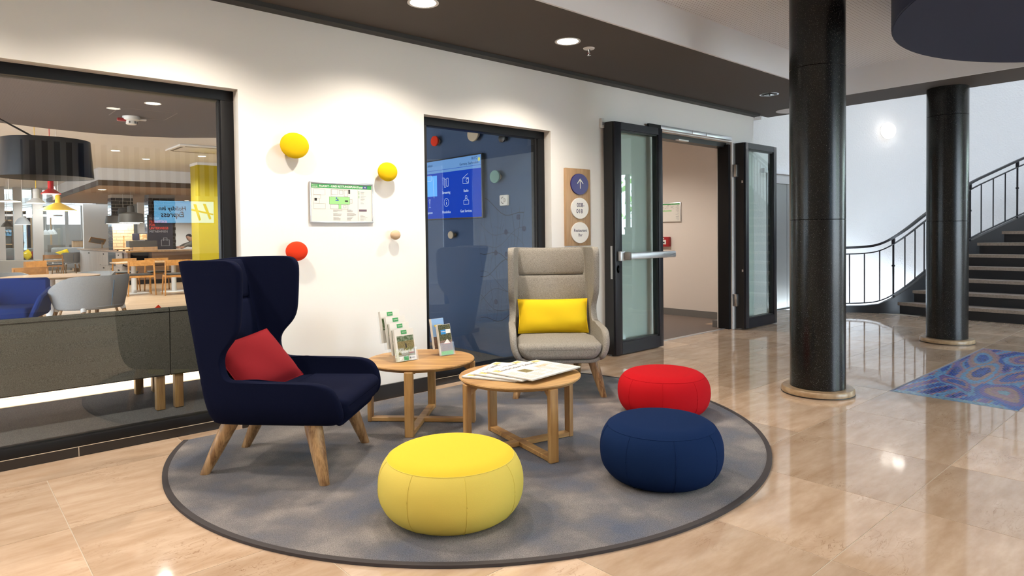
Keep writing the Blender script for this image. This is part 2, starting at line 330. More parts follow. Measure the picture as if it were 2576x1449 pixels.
def text(name, body, size, m, M, parent=None, align='CENTER', depth=.0006, bold=0.0, sx=1.0, shear=0.0):
    """lettering as a mesh; M maps the text plane (x right, y up, z out) into the parent's space"""
    cu = bpy.data.curves.new(name, 'FONT'); cu.body = body; cu.size = size; cu.align_x = align; cu.align_y = 'CENTER'
    cu.extrude = depth; cu.offset = bold; cu.resolution_u = 2; cu.shear = shear; cu.space_line = .95
    t = bpy.data.objects.new(name, cu); COL.objects.link(t)
    dg = bpy.context.evaluated_depsgraph_get(); me = bpy.data.meshes.new_from_object(t.evaluated_get(dg))
    bpy.data.objects.remove(t); bpy.data.curves.remove(cu)
    me.transform(M @ Matrix.Diagonal((sx, 1, 1, 1))); me.materials.clear(); me.materials.append(MT[m]); me.name = name
    return link(name, me, parent)
def frameM(o, x, y):
    x = Vector(x).normalized(); y = Vector(y).normalized(); z = x.cross(y)
    return Matrix(((x.x, y.x, z.x, o[0]), (x.y, y.y, z.y, o[1]), (x.z, y.z, z.z, o[2]), (0, 0, 0, 1)))
def lamp_light(name, parent, kind, loc, energy, col=(1, .91, .79), size=.06, spot=None, blend=.5, aim=(0, 0, -1)):
    d = bpy.data.lights.new(name, kind); d.energy = energy; d.color = col
    if kind == 'SPOT': d.spot_size = spot; d.spot_blend = blend; d.shadow_soft_size = size
    elif kind == 'POINT': d.shadow_soft_size = size
    else: d.shape = 'DISK'; d.size = size
    o = bpy.data.objects.new(name, d); COL.objects.link(o); o.location = loc
    if parent is not None: o.parent = parent
    o.rotation_euler = Vector(aim).to_track_quat('-Z', 'Y').to_euler(); return o
def lerp(a, b, t): return a + (b - a) * t
def ss(a, b, x): t = max(0, min(1, (x - a) / (b - a))); return t * t * (3 - 2 * t)
# ------------------------------------------------------------------ lobby shell
WY, WT = 4.48, 4.78                 # face and rear of the long white wall
SOF, CEIL = 2.845, 3.14             # underside of the dark soffit, white ceiling
GY = 4.60                           # glass plane of the two windows

# floor: slabs with open joints on a bed
XL = [-3.4, -2.63, -1.86, -1.1, -.335, .43, 1.15, 1.872, 2.58, 3.323, 4.09, 4.857, 5.643, 6.42, 7.2, 7.98, 8.76, 9.54, 10.3, 10.75]
YL = [4.565, 4.23, 3.455, 2.663, 1.89, 1.068, .28, -.5, -1.28, -2.06]
bed = MB(); bed.box(-4.0, 10.3, -6, 5.0, -.2, -.0014); bed.box(10.3, 10.75, -6, 4.3, -.2, -.0014); bed.box(10.75, 16.2, -6, 3.75, -.2, -.0014)
floor = bed.build('floor', 'grout', kind='structure')
for j in range(len(YL) - 1):
    for i in range(len(XL) - 1):
        x0, x1, y1, y0 = XL[i], XL[i + 1], YL[j], YL[j + 1]
        if j == 0 and x0 < .44: x0 -= .21; x1 -= .21 if x1 <= .44 else 0
        if abs(y1 - 1.89) < .01 and 5.6 < x0 < 8.2: continue      # the mosaic lies here
        if x0 > 10.2 and y1 > 4.5: continue
        g = .0022
        MB().box(x0 + g, x1 - g, y0 + g, y1 - g, -.02, 0).build('floor_tile', 'stone', floor, smooth=False)
for i in range(11, len(XL) - 1):   # slabs of the niche before the lift
    if XL[i] < 7.9 or XL[i] > 10.2: continue
    MB().box(XL[i] + .002, XL[i + 1] - .002, 4.567, 5.0, -.02, 0).build('floor_tile', 'stone', floor, smooth=False)
box('floor_bed_front', 'stone', -4, 16.2, -6, -2.06, -.02, 0, floor)
box('floor_bed_right', 'stone', 10.752, 16.2, -2.06, 3.2, -.02, 0, floor)

# mosaic panel let into the floor: coloured tesserae with joints
def mosaic():
    x0, x1, y0, y1 = 5.648, 8.36, 1.072, 1.886
    MB().box(8.368, 8.756, 1.070, 1.888, -.02, 0).build('floor_tile', 'stone', floor, smooth=False)
    C = dict(b=(.045, .13, .50), l=(.18, .40, .70), c=(.28, .48, .60), p=(.20, .14, .42), r=(.44, .26, .31), o=(.50, .32, .27), d=(.03, .08, .38))
    blobs = [(6.15, 1.26, .34, .12, 20, 'cropb'), (7.0, 1.30, .42, .11, -8, 'opbrl'), (6.9, 1.58, .52, .10, 4, 'bdolr'), (7.75, 1.74, .42, .09, 10, 'bblor'), (7.9, 1.45, .36, .13, -6, 'oprlb'), (6.35, 1.62, .30, .07, 28, 'dbrpl')]
    vs, fs, cs = [], [], []; s = .017; ny = int((y1 - y0) / s); nx = int((x1 - x0) / (s * 1.35))
    rnd = random.Random(3)
    for j in range(ny):
        for i in range(nx):
            cx = x0 + (i + .5 + (.5 if j % 2 else 0)) * s * 1.35; cy = y0 + (j + .5) * s
            if cx > x1 - s: continue
            w = cx + .06 * sin(cy * 19); k = None; best = 9
            for bx, by, a, b_, an, pal in blobs:
                dx, dy = w - bx, cy - by; ca, sa = cos(rad(an)), sin(rad(an)); q = sqrt(((dx * ca + dy * sa) / a) ** 2 + ((-dx * sa + dy * ca) / b_) ** 2)
                if q < 1.35 and q < best: best = q; k = pal[min(4, int(q / 1.35 * 5))]
            if k is None:
                q = sin(cy * 34 + .9 * sin(cx * 3.1) * 3) + .4 * sin(cx * 5 + cy * 12)
                k = 'b' if q > .7 else 'l' if q > .15 else 'r' if q > -.35 else 'p' if q > -.8 else 'd'
                if cy < y0 + .09 or cx < x0 + .10: k = 'c' if rnd.random() < .7 else 'l'
            t = rnd.uniform(.72, 1.25); z = rnd.uniform(-.0010, .0)
            h = s * .5 * .86; hw = s * 1.35 * .5 * .9; o = len(vs)
            vs += [(cx - hw, cy - h, z), (cx + hw, cy - h, z), (cx + hw, cy + h, z), (cx - hw, cy + h, z)]; fs.append((o, o + 1, o + 2, o + 3)); cs.append([c * t for c in C[k]])
    me = bpy.data.meshes.new('floor_mosaic'); me.from_pydata(vs, [], fs)
    at = me.color_attributes.new('tessera', 'FLOAT_COLOR', 'CORNER')
    for i, c in enumerate(cs):
        for k in range(4): at.data[i * 4 + k].color = (*c, 1)
    m = mat('mosaic_glass', (.1, .2, .5), .22); n = m.node_tree.nodes.new('ShaderNodeVertexColor'); n.layer_name = 'tessera'
    m.node_tree.links.new(n.outputs['Color'], _bsdf(m).inputs['Base Color']); me.materials.append(m)
    o = link('floor_mosaic', me, floor, kind='stuff'); o['label'] = 'blue and pink swirling mosaic of small tesserae set into the stone floor'
    MB().box(x0 - .006, x1 + .006, y0 - .006, y1 + .006, -.02, -.0013).build('mosaic_bed', mat('mosaic_joint', (.20, .22, .30), .8), floor)
mosaic()

# long white wall with its openings
W1R, W2L, W2R, WTOP = 1.552, 3.029, 4.486, 2.262
DL, DR, DTOP = 6.10, 7.80, 2.43
b = MB()
for a, c, z0 in ((-4.0, W1R, WTOP), (W1R, W2L, 0), (W2L, W2R, WTOP), (W2R, DL, 0), (DL, DR, DTOP), (DR, 8.36, 0)):
    b.box(a, c, WY, 4.70 if a == DR else WT, z0, 3.4)
b.build('wall_back', 'wall', kind='structure', smooth=False)
box('wall_left', 'wall', -4.2, -4.0, -6.0, 4.78, 0, 3.4, kind='structure')
# plinth under the windows and black skirting on the piers
sk = MB().box(-4.0, W1R + .0, 4.567, WT, 0, .056).build('baseboard_back', 'skirt', kind='structure', smooth=False)
for x in (.62, -.30, -1.22): box('joint', 'grout', x, x + .004, 4.5655, 4.568, 0, .056, sk)
MB().box(-4, W1R, 4.566, 4.57, .055, .0585).build('joint', 'grout', sk)
MB().box(W1R - .02, W2L + .02, 4.462, WY, 0, .115).build('skirting_tile', 'skirt', sk)
MB().box(W2L, W2R, 4.567, WT, 0, .056).build('skirting_tile', 'skirt', sk)
MB().box(W2R - .02, DL - .02, 4.462, WY, 0, .115).build('skirting_tile', 'skirt', sk)
MB().box(W2L + .02, W2R, 4.565, 4.57, .055, .058).build('joint', 'grout', sk)

def window(name, x0, x1, mull=()):
    w = struct(name); t = .085
    for nm, a in (('frame_head', (x0, x1, 4.567, 4.67, WTOP - .068, WTOP)), ('frame_sill', (x0, x1, 4.567, 4.67, .0585, .115)), ('frame_jamb', (x0, x0 + t, 4.567, 4.67, .115, WTOP - .068)), ('frame_jamb', (x1 - t, x1, 4.567, 4.67, .115, WTOP - .068))):
        box(nm, 'frame', *a, parent=w, r=.004)
    for x in mull: box('frame_mullion', 'frame', x, x + .06, 4.567, 4.67, .115, WTOP - .068, parent=w)
    for xa, xb in zip([x0 + t] + [x + .06 for x in mull], list(mull) + [x1 - t]):
        box('pane', 'pane', xa, xb, GY, GY + .004, .115, WTOP - .068, parent=w)
        for s in (xa, xb - .012): box('gasket', 'black', s, s + .012, GY - .014, GY, .115, WTOP - .068, parent=w)
    return w
window('window_1', -3.9, W1R, mull=(-1.1,)); window('window_2', W2L, W2R)

# soffit, dark trim strip on the wall, white ceiling with its upstands
b = MB(); b.box(-4.0, 8.72, 3.21, 4.46, SOF, CEIL + .3); b.box(8.03, 8.72, -6, 3.21, SOF, CEIL + .3); b.build('ceiling_soffit', 'soffit', kind='structure', smooth=False)
b = MB(); b.box(-4.0, 8.03, 3.19, 3.215, SOF + .002, CEIL); b.box(8.01, 8.035, -6, 3.21, SOF + .002, CEIL); b.build('ceiling_upstand', 'white', kind='structure', smooth=False)
box('ceiling', 'perf', -4.2, 8.03, -6, 3.2, CEIL, CEIL + .3, kind='structure')
box('trim_1', 'trimdark', -4.0, 8.36, 4.385, WY, SOF - .032, SOF + .02, kind='structure')

# round dropped canopy under the white ceiling
cn = thing('ceiling_canopy', 'large round dark navy dropped ceiling disc above the mosaic', 'ceiling disc', (5.99, -.034, 2.75))
MB().lathe([(1.925, 0), (1.925, CEIL - 2.75)], 96).build('rim', 'drum', cn)
MB().lathe([(1.915, -.004), (1.915, .01)], 96).build('underside', mat('matt_navy_underside', (.012, .017, .052), .8), cn)

# lobby front and right side: glazed walls behind the camera that let the daylight in
def glazed(name, a, c, axis, at, z1, n, sill=.3):
    """a..c along the axis; solid strips below and above, posts between the panes"""
    w = struct(name)
    def bx(nm, m, p, q, z0, z1_, t=.12):
        return box(nm, m, p, q, at - t / 2, at + t / 2, z0, z1_, w) if axis == 'x' else box(nm, m, at - t / 2, at + t / 2, p, q, z0, z1_, w)
    bx('parapet', 'wall', a, c, 0, sill); bx('lintel', 'wall', a, c, z1 - .35, z1 + .3)
    for k in range(n + 1):
        x = a + (c - a) * k / n; bx('post', 'frame', x - .05, x + .05, sill, z1 - .35)
    return w
glazed('wall_front', 5.0, 9.4, 'x', -5.0, 3.14, 4, .25)
box('wall_front_side', 'wall', -4.2, 5.0, -5.1, -4.95, 0, 3.4, kind='structure')
box('wall_front_upper', 'wall', 8.4, 9.4, -5.1, -4.9, 3.4, 6.2, kind='structure')
box('wall_front_corner', 'wall', 9.4, 16.0, -5.1, -4.9, 0, 6.2, kind='structure')
glazed('wall_right', -4.9, -.2, 'y', 16.0, 3.4, 5, .25)
box('wall_right_upper', 'plaster', 15.9, 16.1, -4.9, 6.0, 3.3, 6.2, kind='structure')
box('wall_right_side', 'plaster', 15.9, 16.1, -.2, 6.0, 0, 3.4, kind='structure')
box('wall_upper_lobby', 'plaster', 8.6, 8.72, -5, 5.0, 3.2, 6.2, kind='structure')
box('wall_sun_block', 'plaster', 8.36, 8.54, 4.46, 5.0, 2.80, 6.2, kind='structure')  # added unseen wall piece that keeps stray sun off the curved wall
box('wall_upper_back', 'plaster', 8.36, 12.6, 5.0, 5.3, 2.845, 6.2, kind='structure')

# corridor beyond the door
box('floor_corridor', 'corridor_floor', 4.6, 8.6, 4.567, 9.5, -.2, -.001, kind='structure')
box('wall_corridor_right', 'corridor_wall', 8.54, 8.9, 4.78, 9.5, 0, 3.0, kind='structure')
box('wall_corridor_left', 'corridor_wall', 4.56, 4.66, 4.78, 9.5, 0, 3.0, kind='structure')
box('wall_corridor_end', 'corridor_wall', 4.6, 8.9, 9.4, 9.5, 0, 3.0, kind='structure')
box('ceiling_corridor', 'white', 4.4, 8.9, 4.78, 9.5, 2.75, 2.9, kind='structure')
box('baseboard_corridor', 'skgrey', 8.527, 8.54, 4.78, 9.4, 0, .10, kind='structure')
box('wall_corridor_return', 'wall', 8.43, 8.54, 4.72, 4.98, 0, 3.0, kind='structure')
box('baseboard_return', 'skgrey', 7.80, 7.94, 4.70, 4.775, 0, .09, kind='structure')

# niche wall with the lift
nw = MB(); nw.box(8.60, 9.72, 5.0, 5.25, 0, SOF); nw.box(9.72, 11.3, 5.0, 5.25, 2.20, SOF); nw.box(11.3, 12.62, 5.0, 5.25, 0, SOF)
nw.build('wall_niche', 'plaster', kind='structure', smooth=False)
box('trim_2', 'white', 9.55, 11.4, 4.93, 5.0, 2.17, 2.24, kind='structure')
box('wall_lift_shaft', 'black', 9.6, 11.4, 5.10, 5.26, -.2, 2.3, kind='structure'); box('floor_lift_sill', 'steel', 9.6, 11.4, 4.99, 5.12, -.2, .004, kind='structure')
lift = thing('lift_door', 'brushed steel lift doors in the rough plaster wall behind the black column', 'lift door', (9.75, 5.0, 0))
box('header', 'steel', 0, 1.5, .0, .06, 2.03, 2.17, lift)
box('jamb', 'steel', 0, .12, .0, .08, 0, 2.03, lift); box('jamb', 'steel', 1.42, 1.5, .0, .08, 0, 2.03, lift)
liftm = mat('satin_lift_steel', (.33, .34, .33), .3, metal=.9)
box('door_panel', liftm, .12, .745, .05, .09, .01, 2.03, lift); box('door_panel', liftm, .755, 1.42, .05, .09, .01, 2.03, lift)
box('kick_plate', 'black', .12, .34, .045, .052, .01, .14, lift)

# roof over the stair hall with a skylight, lit corridor
b = MB(); b.box(8.6, 16.1, -5.1, -.6, 6.1, 6.3); b.box(8.6, 16.1, 1.2, 5.4, 6.1, 6.3); b.box(8.6, 11.8, -.6, 1.2, 6.1, 6.3); b.box(13.8, 16.1, -.6, 1.2, 6.1, 6.3); b.build('ceiling_stair_hall', 'white', kind='structure', smooth=False)
# ------------------------------------------------------------------ stair hall
CURVE = [(12.6, 5.0), (13.0, 4.98), (13.4, 4.9), (13.8, 4.74), (14.2, 4.5), (14.55, 4.2), (14.85, 3.82), (15.1, 3.4), (15.3, 2.9), (15.45, 2.3), (15.55, 1.6), (15.6, .8), (15.6, -.3)]
def curved_wall():
    P = CURVE; b = MB(); R = []
    for i, (x, y) in enumerate(P):
        t = Vector((P[min(i + 1, len(P) - 1)][0] - P[max(i - 1, 0)][0], P[min(i + 1, len(P) - 1)][1] - P[max(i - 1, 0)][1], 0)).normalized(); n = Vector((-t.y, t.x, 0)) * .2
        R.append([Vector((x, y, -1.6)), Vector((x, y, 6.2)), Vector((x, y, 6.2)) + n, Vector((x, y, -1.6)) + n])
    b.rings(R).build('wall_stair_curved', 'plaster', kind='structure')
curved_wall()
box('wall_stairwell', 'plaster', 10.3, 12.62, 4.98, 5.02, -1.6, 0.0, kind='structure')
box('floor_stairwell', 'tread', 10.2, 15.0, 2.6, 5.2, -1.8, -1.6, kind='structure')

NS, RISE, GO, SX0 = 13, .175, .30, 10.79
def stair_left(x):   # plan line of the inner string
    P = [(10.6, 3.74), (10.80, 3.61), (11.10, 3.43), (11.38, 3.30), (12.22, 2.93), (12.85, 2.40), (13.5, 1.75), (14.9, .3)]
    for (a, ya), (c, yc) in zip(P, P[1:]):
        if x <= c: return lerp(ya, yc, (x - a) / (c - a))
    return P[-1][1]
st = thing('staircase', 'curved stair with pale stone treads and black risers beyond the columns', 'staircase', (SX0, 0, 0))
def nose(k, y):      # first treads sweep out to the left
    return max(0, y - 2.6) ** 2 * (.17 if k == 1 else .06 if k == 2 else 0)
for k in range(1, NS + 1):
    xa = (k - 1) * GO; z = k * RISE; yl = stair_left(SX0 + xa); yr = -1.6; N = 9
    ys = [lerp(yr, yl, i / N) for i in range(N + 1)]
    fr = [(xa + nose(k, y), y) for y in ys]
    bk = [(xa + GO + .06, y) for y in reversed(ys)]
    MB().prism([(x - .03, y) for x, y in fr] + bk, z - .045, z).build('tread', 'tread', st, ang=30)
    MB().prism([(x, y) for x, y in fr] + bk, max(0, z - RISE), z - .045).build('riser', 'riser', st, ang=30)
# closed string along the left edge, sweeping into the low kerb
path = [(10.25, 4.62, .10), (10.45, 4.36, .10), (10.64, 4.14, .10), (10.77, 3.95, .11), (10.83, 3.78, .14), (10.90, 3.62, .23), (11.10, 3.45, .40)] + [(x, stair_left(x) + .02, (x - SX0) / GO * RISE + .25) for x in (11.38, 11.8, 12.22, 12.55, 12.85, 13.2, 13.5, 14.0, 14.5)]
b = MB(); R = []
for i, p in enumerate(path):
    p = Vector(p); t = (Vector(path[min(i + 1, len(path) - 1)]) - Vector(path[max(i - 1, 0)])); t.z = 0; t.normalize(); n = Vector((-t.y, t.x, 0)) * .05
    lo = max(-.02, p.z - .42); o = Vector((SX0, 0, 0))
    R.append([p - n - o, p + n - o, Vector((p.x + n.x, p.y + n.y, lo)) - o, Vector((p.x - n.x, p.y - n.y, lo)) - o])
b.rings(R).build('string', 'riser', st)
def resample(P, step):
    P = [Vector(p) for p in P]; out = [P[0].copy()]; acc = 0.0
    for a, c in zip(P, P[1:]):
        d = (c - a).length; t = step - acc
        while t <= d: out.append(a.lerp(c, t / d)); t += step
        acc = (acc + d) % step
    return out
def smooth_path(P, it=2):
    P = [Vector(p) for p in P]
    for _ in range(it):
        Q = [P[0]]
        for a, c in zip(P, P[1:]): Q += [a.lerp(c, .25), a.lerp(c, .75)]
        P = Q + [P[-1]]
    return P
rl = bpy.data.objects.new('railing', None); COL.objects.link(rl); rl.parent = st; rl['label'] = 'black iron railing with thin balusters'; off = Vector((SX0, 0, 0))
base = smooth_path(path, 2)
MB().bar([p - off + Vector((0, 0, .90)) for p in base], .05, .035).build('handrail', 'iron', rl)
MB().bar([p - off + Vector((0, 0, .80)) for p in base], .03, .018).build('upper_rail', 'iron', rl)
MB().bar([p - off + Vector((0, 0, .035)) for p in base], .03, .018).build('lower_rail', 'iron', rl)
for i, p in enumerate(resample(base, .21)):
    q = p - off; post = i % 4 == 2; w = .011 if post else .007
    m = MB().box(q.x - w, q.x + w, q.y - w, q.y + w, q.z + (0 if post else .035), q.z + (.885 if post else .80))
    if post: m.box(q.x - .018, q.x + .018, q.y - .018, q.y + .018, q.z + .46, q.z + .485); m.box(q.x - .02, q.x + .02, q.y - .02, q.y + .02, q.z + .80, q.z + .885)
    m.build('post' if post else 'baluster', 'iron', rl)
# round wall light on the curved wall
def on_curve(px, py):
    d = ray(px, py)
    for (xa, ya), (xb, yb) in zip(CURVE, CURVE[1:]):
        den = d.x * (yb - ya) - d.y * (xb - xa)
        s = (xa * (yb - ya) - ya * (xb - xa)) / den; u = (d.x * s - xa) / (xb - xa) if abs(xb - xa) > 1e-6 else (d.y * s - ya) / (yb - ya)
        if 0 <= u <= 1 and s > 0: return EYE + d * s, Vector((-(yb - ya) * -1, -(xb - xa), 0)).normalized()
p, wd_ = on_curve(2228, 330)
wl = thing('wall_lamp', 'round glowing globe light on the white plaster stair wall', 'wall lamp', p)
wd = Vector((-wd_.x, wd_.y, 0)) if wd_.y < 0 and wd_.x > 0 else wd_; Mw = wd.to_track_quat('Z', 'Y').to_matrix().to_4x4()
MB().lathe([(.135, -.02), (.135, .03), (.11, .04)], 24, Mw).build('backplate', 'whitep', wl)
MB().lathe([(.13, .03), (.155, .05), (.155, .08), (.135, .11), (.07, .125), (.005, .13)], 28, Mw).build('globe', 'lampsoft', wl)
lamp_light('glow', wl, 'POINT', wd * .35, 1.5, (1, .93, .85), .1)

# columns
def column(label, x, y, joints, top=CEIL):
    c = thing('column', label, 'column', (x, y, 0))
    MB().lathe([(.262, 0), (.266, .010), (.264, .040), (.257, .050), (.20, .052)], 56).build('base_ring', 'colbase', c)
    MB().lathe([(.258, .0), (.268, .004), (.268, .010), (.258, .012)], 56).build('base_joint', 'black', c)
    zs = [.050] + joints + [top]
    for a, e in zip(zs, zs[1:]): MB().lathe([(.198, a), (.2015, a + .003), (.2015, e - .003), (.198, e)], 56).build('drum', 'col', c)
    return c
column('black terrazzo column with a tan stone base ring at the edge of the rug', 5.21, 2.262, [1.36, 2.53])
column('black terrazzo column with a tan stone base ring standing before the stair treads', 8.55, 2.27, [1.36, 2.53], SOF)
# ------------------------------------------------------------------ doors
def door_leaf(name, x0, x1, hinge_left, bar):
    d = struct(name); y0, y1, z0, z1 = 4.325, 4.40, .012, 2.418
    l, r_ = .105, .075
    L_, R_ = (x0 + l, x1 - r_) if bar else (x0 + .085, x1 - .085)
    box('stile', 'framedoor', x0, L_, y0, y1, z0, z1, d, r=.004); box('stile', 'framedoor', R_, x1, y0, y1, z0, z1, d, r=.004)
    box('top_rail', 'framedoor', L_, R_, y0, y1, z1 - .075, z1, d); box('bottom_rail', 'framedoor', L_, R_, y0, y1, z0, .135, d)
    for a in ((L_, L_ + .015), (R_ - .015, R_)): box('bead', 'black', *a, y0 + .012, y1, .135, z1 - .075, d)
    box('bead', 'black', L_, R_, y0 + .012, y1, .135, .15, d); box('bead', 'black', L_, R_, y0 + .012, y1, z1 - .09, z1 - .075, d)
    box('pane', 'pane_door', L_, R_, y0 + .03, y0 + .036, .135, z1 - .075, d)
    # rebated edge seen on the swinging side
    ex = x0
    box('edge_profile', 'black', ex - .012, ex, y0 + .02, y1 + .06, z0, z1, d); box('edge_gasket', 'frame', ex - .004, ex + .02, y1, y1 + .065, z0, z1, d)
    box('back_flange', 'framedoor', x0, x1, y1, y1 + .012, z0, .12, d)
    box('floor_seal', 'alu', x0 - .01, x0 + .03, y1 - .01, y1 + .03, .006, .05, d)
    if bar:
        box('lock_plate', 'steel', x0 - .0135, x0 - .011, y0 + .03, y0 + .055, .80, 1.14, d)
        box('bar_bracket', 'alu', x0 + .03, x0 + .10, y0 - .05, y0, .985, 1.085, d, r=.006)
        p = MB().rbox(x0 + .09, x1 + .09, y0 - .11, y0 - .05, 1.0, 1.07, .012); p.build('push_bar', 'alu', d)
        box('bar_end', 'midgrey', x0 + .085, x0 + .12, y0 - .115, y0 - .045, .995, 1.075, d, r=.008)
        k = MB(); k.lathe([(.022, -.008), (.024, 0)], 20, Matrix.Translation((x0 + .042, y0, .90)) @ Matrix.Rotation(rad(90), 4, 'X') @ Matrix.Diagonal((1, 1.7, 1, 1))); k.build('cylinder_rose', 'steel', d)
        box('keyhole', 'black', x0 + .038, x0 + .046, y0 - .010, y0 - .0075, .885, .915, d)
    else:
        for z in (.75, 1.9): box('bolt_head', 'steel', x0 - .0135, x0 - .011, y0 + .03, y0 + .05, z, z + .03, d)
    return d
door_leaf('door_1', 5.252, 6.075, True, True)
door_leaf('door_2', 7.865, 8.70, False, False)
df = struct('trim_3')
box('head', 'black', DL, DR, 4.56, 4.70, 2.37, 2.44, df); box('jamb', 'black', DL - .02, DL + .05, 4.50, 4.70, 0, 2.44, df)
for i, y in enumerate((4.50, 4.56, 4.62)): box('jamb', 'frame', DR - .055 + .018 * i, DR + .02, y, y + .055, 0, 2.40, df)
box('jamb_rail', 'alu', DR + .022, DR + .05, 4.462, 4.49, 0, 2.42, df)
for z in (.30, 1.98): box('hinge', 'steel', DR + .005, DR + .07, 4.42, 4.47, z, z + .16, df, r=.006)
box('drip_plate', 'alu', DL + .0, DR + .1, 4.555, 4.60, -.001, .004, df)
cl = thing('door_closer', 'slim aluminium door closer rail above the open doorway', 'door closer', (6.2, WY, 2.44))
box('rail', 'alu', 0, .62, -.05, 0, 0, .045, cl, r=.004); box('rail', 'alu', .63, .92, -.05, 0, 0, .045, cl, r=.004); box('rail', 'alu', .93, 1.52, -.05, 0, 0, .045, cl, r=.004)
box('arm', 'frame', -.24, -.02, -.06, -.03, .0, .04, cl); box('glide', 'whitep', .42, .62, .0, .05, -.085, -.07, cl)
ct = thing('door_contact', 'small white door contact box on the wall above the door edge', 'sensor', (5.20, WY, 2.36)); box('housing', 'whitep', 0, .045, -.03, 0, 0, .10, ct, r=.004); box('cap', 'alu', .005, .04, -.034, -.03, .03, .06, ct)

# corridor wall: escape plan and fire call point, both on the plane x = 8.54
p = at_x(1664, 511, 8.54); q = at_x(1714, 558, 8.54)
cp = thing('escape_plan', 'small framed escape plan on the corridor wall inside the doorway', 'wall plan', (8.54, q.y, q.z)); w, h = 6.24 - q.y, p.z - q.z
w = .50
box('frame', 'alu', -.018, 0, 0, w, 0, h, cp, r=.003); box('sheet', 'paper', -.0195, -.018, .012, w - .012, .012, h - .012, cp); box('header', 'green', -.0205, -.0195, .014, w - .014, h - .035, h - .016, cp)
rnd = random.Random(5); ln = MB()
for k in range(26): y = rnd.uniform(.12, w - .09); z = h * .62 + .05 * sin(y * 9) + rnd.uniform(-.03, .03); ln.box(-.0202, -.0195, y, y + rnd.uniform(.006, .05), z, z + .003)
for k in range(14): z = .03 + k * .017; ln.box(-.0202, -.0195, .03, .03 + rnd.uniform(.02, .06), z, z + .003)
ln.build('print', 'inkgrey', cp, kind='stuff'); MB().box(-.0203, -.0195, .16, w - .1, h * .55, h * .6).build('plan_area', 'greenl', cp)
p = at_x(1676, 608, 8.54)
fa = thing('fire_call_point', 'red fire alarm call point with white centre on the corridor wall', 'fire alarm', (8.54, p.y, p.z))
box('housing', 'redp', -.055, 0, -.085, .11, -.075, .075, fa, r=.008); box('face', 'whitep', -.058, -.055, -.035, .055, -.04, .03, fa); box('button', 'black', -.061, -.058, -.01, .03, -.02, .0, fa)
MB().lathe([(.012, 0), (.012, .004)], 12, Matrix.Translation((-.055, .01, .05)) @ Matrix.Rotation(rad(-90), 4, 'Y')).build('house_symbol', 'whitep', fa)
# ------------------------------------------------------------------ things on the white wall
def wall_knob(label, px, py, dia, m, out=.075, wood_=False):
    p = at_y(px, py, WY - out + .012); k = thing('coat_peg', label, 'coat peg', (p.x, WY, p.z)); r = dia / 2
    M = Matrix.Rotation(rad(90), 4, 'X') @ Matrix.Diagonal((1, .86, 1, 1))   # local z -> -y, slightly oval
    MB().lathe([(r * .36, 0), (r * .30, out * .3), (r * .42, out * .55)], 24, M).build('stem', m if wood_ else 'beech', k)
    prof = [(r * .42, out * .5), (r * .8, out * .56), (r * .95, out * .66), (r, out * .78), (r * .97, out * .9), (r * .85, out * 1.0), (r * .6, out * 1.09), (r * .3, out * 1.13), (.002, out * 1.145)]
    MB().lathe(prof, 36, M).build('head', m, k); return k
wall_knob('large yellow upholstered coat peg above the escape plan', 742, 366, .208, 'yellow_c', .085)
wall_knob('yellow upholstered coat peg beside the upper corner of the escape plan', 976, 432, .17, 'yellow_c', .085)
wall_knob('orange-red upholstered coat peg just above the navy wing chair', 747, 632, .16, 'redo', .075)
wall_knob('small plain turned wood coat peg between the escape plan and the narrow window', 995, 591, .088, 'beech', .06, True)

ep = thing('escape_plan', 'framed escape and rescue plan with green header on the white wall', 'wall plan', (2.035, WY, 1.377)); W_, H_ = .51, .296
for a in ((0, W_, 0, .010), (0, W_, H_ - .010, H_), (0, .010, .010, H_ - .010), (W_ - .010, W_, .010, H_ - .010)): box('frame_bar', 'alu', a[0], a[1], -.016, 0, a[2], a[3], ep, r=.002)
box('sheet', 'paper', .008, W_ - .008, -.009, 0, .008, H_ - .008, ep)
box('header', 'green', .013, W_ - .013, -.0096, -.009, H_ - .045, H_ - .016, ep)
def wt(o, x, z, body, size, m, y=-.0101, align='CENTER', sx=1.0, bold=0.0): return text('lettering', body, size, m, frameM((x, y, z), (1, 0, 0), (0, 0, 1)), o, align, sx=sx, bold=bold, depth=.0003)
wt(ep, W_ * .49, H_ - .031, 'FLUCHT - UND RETTUNGSPLAN Foyer', .021, 'signwhite', bold=.0003, sx=.98)
wt(ep, .018, H_ - .025, 'Escape and', .0095, 'signwhite', align='LEFT'); wt(ep, .018, H_ - .036, 'rescue plan', .0095, 'signwhite', align='LEFT')
box('logo', 'signblue', .425, .46, -.0099, -.0096, H_ - .041, H_ - .020, ep); wt(ep, .442, H_ - .0305, 'H', .018, 'signwhite', y=-.0103)
g = MB()
for a in ((.15, .315, .135, .19), (.225, .243, .10, .135)): g.box(a[0], a[1], -.0097, -.009, a[2], a[3])
g.build('plan_green', 'greenl', ep)
ln = MB(); rnd = random.Random(2)
def rect(x0, x1, z0, z1, t=.0012):
    for a in ((x0, x1, z0, z0 + t), (x0, x1, z1 - t, z1), (x0, x0 + t, z0, z1), (x1 - t, x1, z0, z1)): ln.box(a[0], a[1], -.0099, -.0092, a[2], a[3])
for a in ((.15, .315, .135, .19), (.165, .30, .19, .245), (.17, .22, .205, .245), (.23, .26, .21, .24), (.27, .30, .195, .24), (.16, .225, .10, .135), (.243, .30, .10, .135), (.315, .335, .145, .175), (.262, .285, .11, .128)): rect(*a)
for a in ((.03, .12, .20, .245), (.03, .085, .175, .205), (.03, .12, .10, .14), (.03, .075, .14, .175)): rect(*a, .0007)
ln.build('plan_lines', 'inkgrey', ep, kind='stuff')
